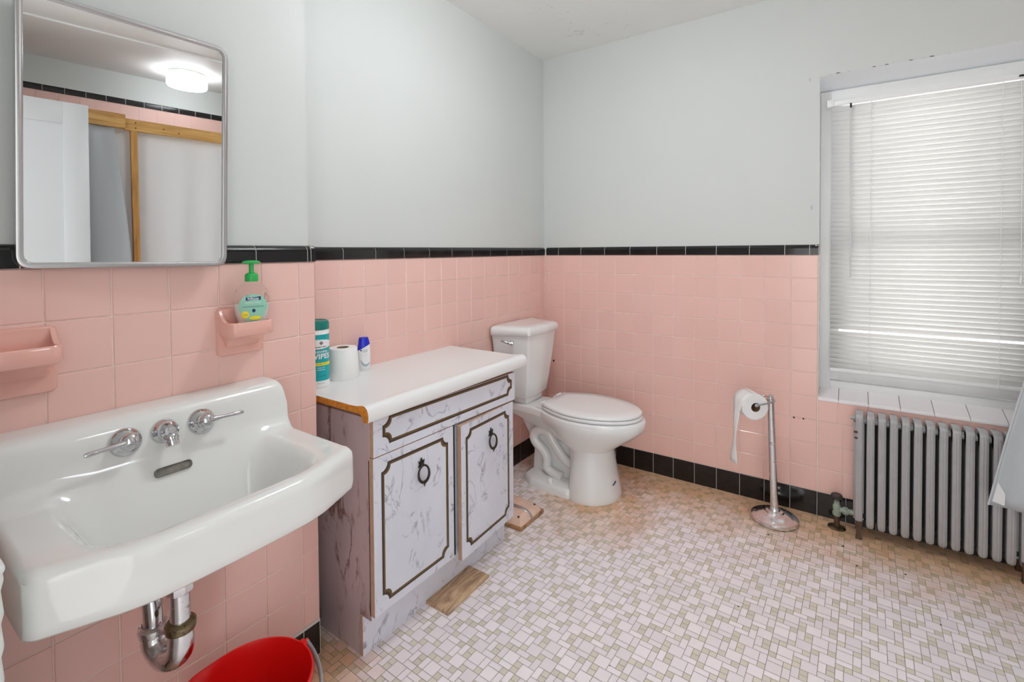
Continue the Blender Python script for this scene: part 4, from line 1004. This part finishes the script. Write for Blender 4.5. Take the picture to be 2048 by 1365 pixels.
curtain('shower_curtain', 'grey shower curtain beside the timber post, reflected in the mirror', ((2.612, -2.62, 1.879), (2.612, -1.925, 1.879)), ((2.60, -2.62, .35), (2.60, -1.925, .35)), greyvinyl, 30, 70, .010, 4, e2)
# grey curtain end that spreads over the right end of the radiator
def edge_x(z):
    pts = [(.32, 1.977), (.55, 2.018), (.775, 2.063), (1.05, 2.135), (1.4, 2.28), (1.9, 2.56)]
    for (z0, x0), (z1, x1) in zip(pts, pts[1:]):
        if z <= z1: return x0 + (x1 - x0) * (z - z0) / (z1 - z0)
    return pts[-1][1]
m = M(); rg = []
for i in range(49):
    t = i / 48; rw = []
    for j in range(61):
        s_ = j / 60; z = 1.90 - (1.90 - (.322 - .02 * s_ * 1.0)) * t; xe = edge_x(max(.32, z)); x = xe + (2.625 - xe) * s_
        y = -.272 - .02 * s_ * t + .016 * (.25 + t) * math.sin(s_ * 21 + .5) * min(1, s_ * 5) - .05 * (1 - t) * s_
        rw.append(V((x, y, z)))
    rg.append(rw)
m.loft(rg, 0, closed=False)
c3 = thing('shower_curtain', 'grey vinyl shower curtain draped in front of the right end of the radiator', 'curtain', (2.55, -.28, 1.9), 'shower curtains')
o = obj('curtain_panel', m, greyvinyl, c3, sharp=80); o.modifiers.new('s', 'SOLIDIFY').thickness = .0008
m = M(); m.tube([(edge_x(max(.32, z)), -.2725, z) for z in [.322 + (1.9 - .322) * k / 20 for k in range(21)]], .0028, 6); obj('edge_hem', m, mat('curtain_hem', (196, 202, 206), .4), c3)
m = M(); m.add([(1.9870, -.2748, .338), (2.018, -.2748, .330), (2.020, -.2748, .370), (2.001, -.2748, .410)], [[0, 1, 2, 3]]); o = obj('care_label', m, whitecloth, c3, smooth=False); o.modifiers.new('s', 'SOLIDIFY').thickness = .0006

# ------------------------------------------------------------------ open door (seen in the mirror)
dr = bpy.data.objects.new('door_1', None); COL.objects.link(dr); dr.location = (2.5, -2.76, 0); dr['kind'] = 'structure'
m = M(); xa, xb = 2.465, 2.500; y0, y1 = YF + .02, -2.072; zt = 1.952; st = .105
for a, b in (((xa, y0, .01), (xb, y0 + st, zt)), ((xa, y1 - st, .01), (xb, y1, zt)), ((xa, y0 + st, zt - .115), (xb, y1 - st, zt)), ((xa, y0 + st, .01), (xb, y1 - st, .22)), ((xa, y0 + st, .86), (xb, y1 - st, .98))): m.box(a, b, .001)
m.box((xa + .010, y0 + st - .005, .2), (xb - .010, y1 - st + .005, zt - .1)); obj('door_leaf', m, mat('door_paint', (204, 207, 209), .35), dr)
m = M(); m.lathe([(.025, 0), (.022, .006), (.010, .010), (.010, .035), (.026, .045), (.027, .06), (.015, .07), (.001, .071)], 24, 0, Matrix.Translation((xa, y1 - .055, .92)) @ V((-1, 0, 0)).to_track_quat('Z', 'Y').to_matrix().to_4x4()); obj('door_knob', m, chrome, dr)

# ------------------------------------------------------------------ ceiling lamps
def lamp(x, y, zc, label, e):
    l = thing('ceiling_light', label, 'lamp', (x, y, zc), 'drum ceiling lamps'); T_ = Matrix.Translation((x, y, zc))
    m = M(); m.lathe([(.108, 0), (.112, -.004), (.112, -.024), (.106, -.028)], 48, 0, T_); obj('lamp_base', m, mat('lamp_metal', (205, 204, 198), .35), l)
    m = M(); m.lathe([(.112, -.026), (.122, -.034), (.124, -.046), (.124, -.090), (.118, -.100), (.09, -.104), (.001, -.106)], 48, 0, T_); obj('lamp_shade', m, mat('lit_lamp_glass', (245, 250, 255), .3, emit=e), l)
lamp(3.08, -1.47, ZC - .010, 'lit white drum ceiling lamp, reflected in the mirror', 6.5)
lamp(.86, -1.25, ZC, 'lit white drum ceiling lamp above the floor in front of the marble-look cabinet', 27)

# ------------------------------------------------------------------ daylight, world, camera
w_ = bpy.data.worlds.new('world'); SC.world = w_; w_.use_nodes = True
bg = w_.node_tree.nodes['Background']; bg.inputs[0].default_value = (1, 1, 1, 1); bg.inputs[1].default_value = 1.1
def area(name, loc, rot, sx, sy, e, c=(1, 1, 1)):
    l = bpy.data.lights.new(name, 'AREA'); l.shape = 'RECTANGLE'; l.size = sx; l.size_y = sy; l.energy = e; l.color = c
    o = bpy.data.objects.new(name, l); o.location = loc; o.rotation_euler = rot; COL.objects.link(o); return o
area('daylight', ((WL + WR) / 2, .55, 1.45), (math.radians(-90), 0, 0), 1.3, 1.8, 12, (1, 1, .99))
area('door_fill', (1.75, -3.5, 1.5), (math.radians(90), 0, 0), 1.3, 1.6, 4, (1, .98, .95))  # added fill beyond the doorway, no known lamp there

cam = bpy.data.cameras.new('camera'); co = bpy.data.objects.new('camera', cam); COL.objects.link(co)
F, yaw, pit, rol, py = 968.6093, .6042, -.0216, .0072, 523.301
f = V((-math.sin(yaw) * math.cos(pit), math.cos(yaw) * math.cos(pit), math.sin(pit))); r = V((math.cos(yaw), math.sin(yaw), 0)); d = f.cross(r)
c_, s_ = math.cos(rol), math.sin(rol); r2 = c_ * r + s_ * d; d2 = -s_ * r + c_ * d
mt = Matrix((r2, -d2, -f)).transposed().to_4x4(); mt.translation = V((1.5585, -2.6197, 1.2315)); co.matrix_world = mt
cam.sensor_width = 36; cam.lens = F / 2048 * 36; cam.shift_y = -(682.5 - py) / 2048; cam.clip_start = .02
SC.camera = co
SC.view_settings.view_transform = 'Standard'; SC.view_settings.look = 'None'; SC.view_settings.gamma = 1; SC.view_settings.exposure = .80
SC.view_settings.use_curve_mapping = False
SC.cycles.max_bounces = 10; SC.cycles.diffuse_bounces = 5; SC.cycles.transmission_bounces = 10; SC.cycles.transparent_max_bounces = 12
SC.cycles.use_denoising = True; SC.cycles.sample_clamp_indirect = 6
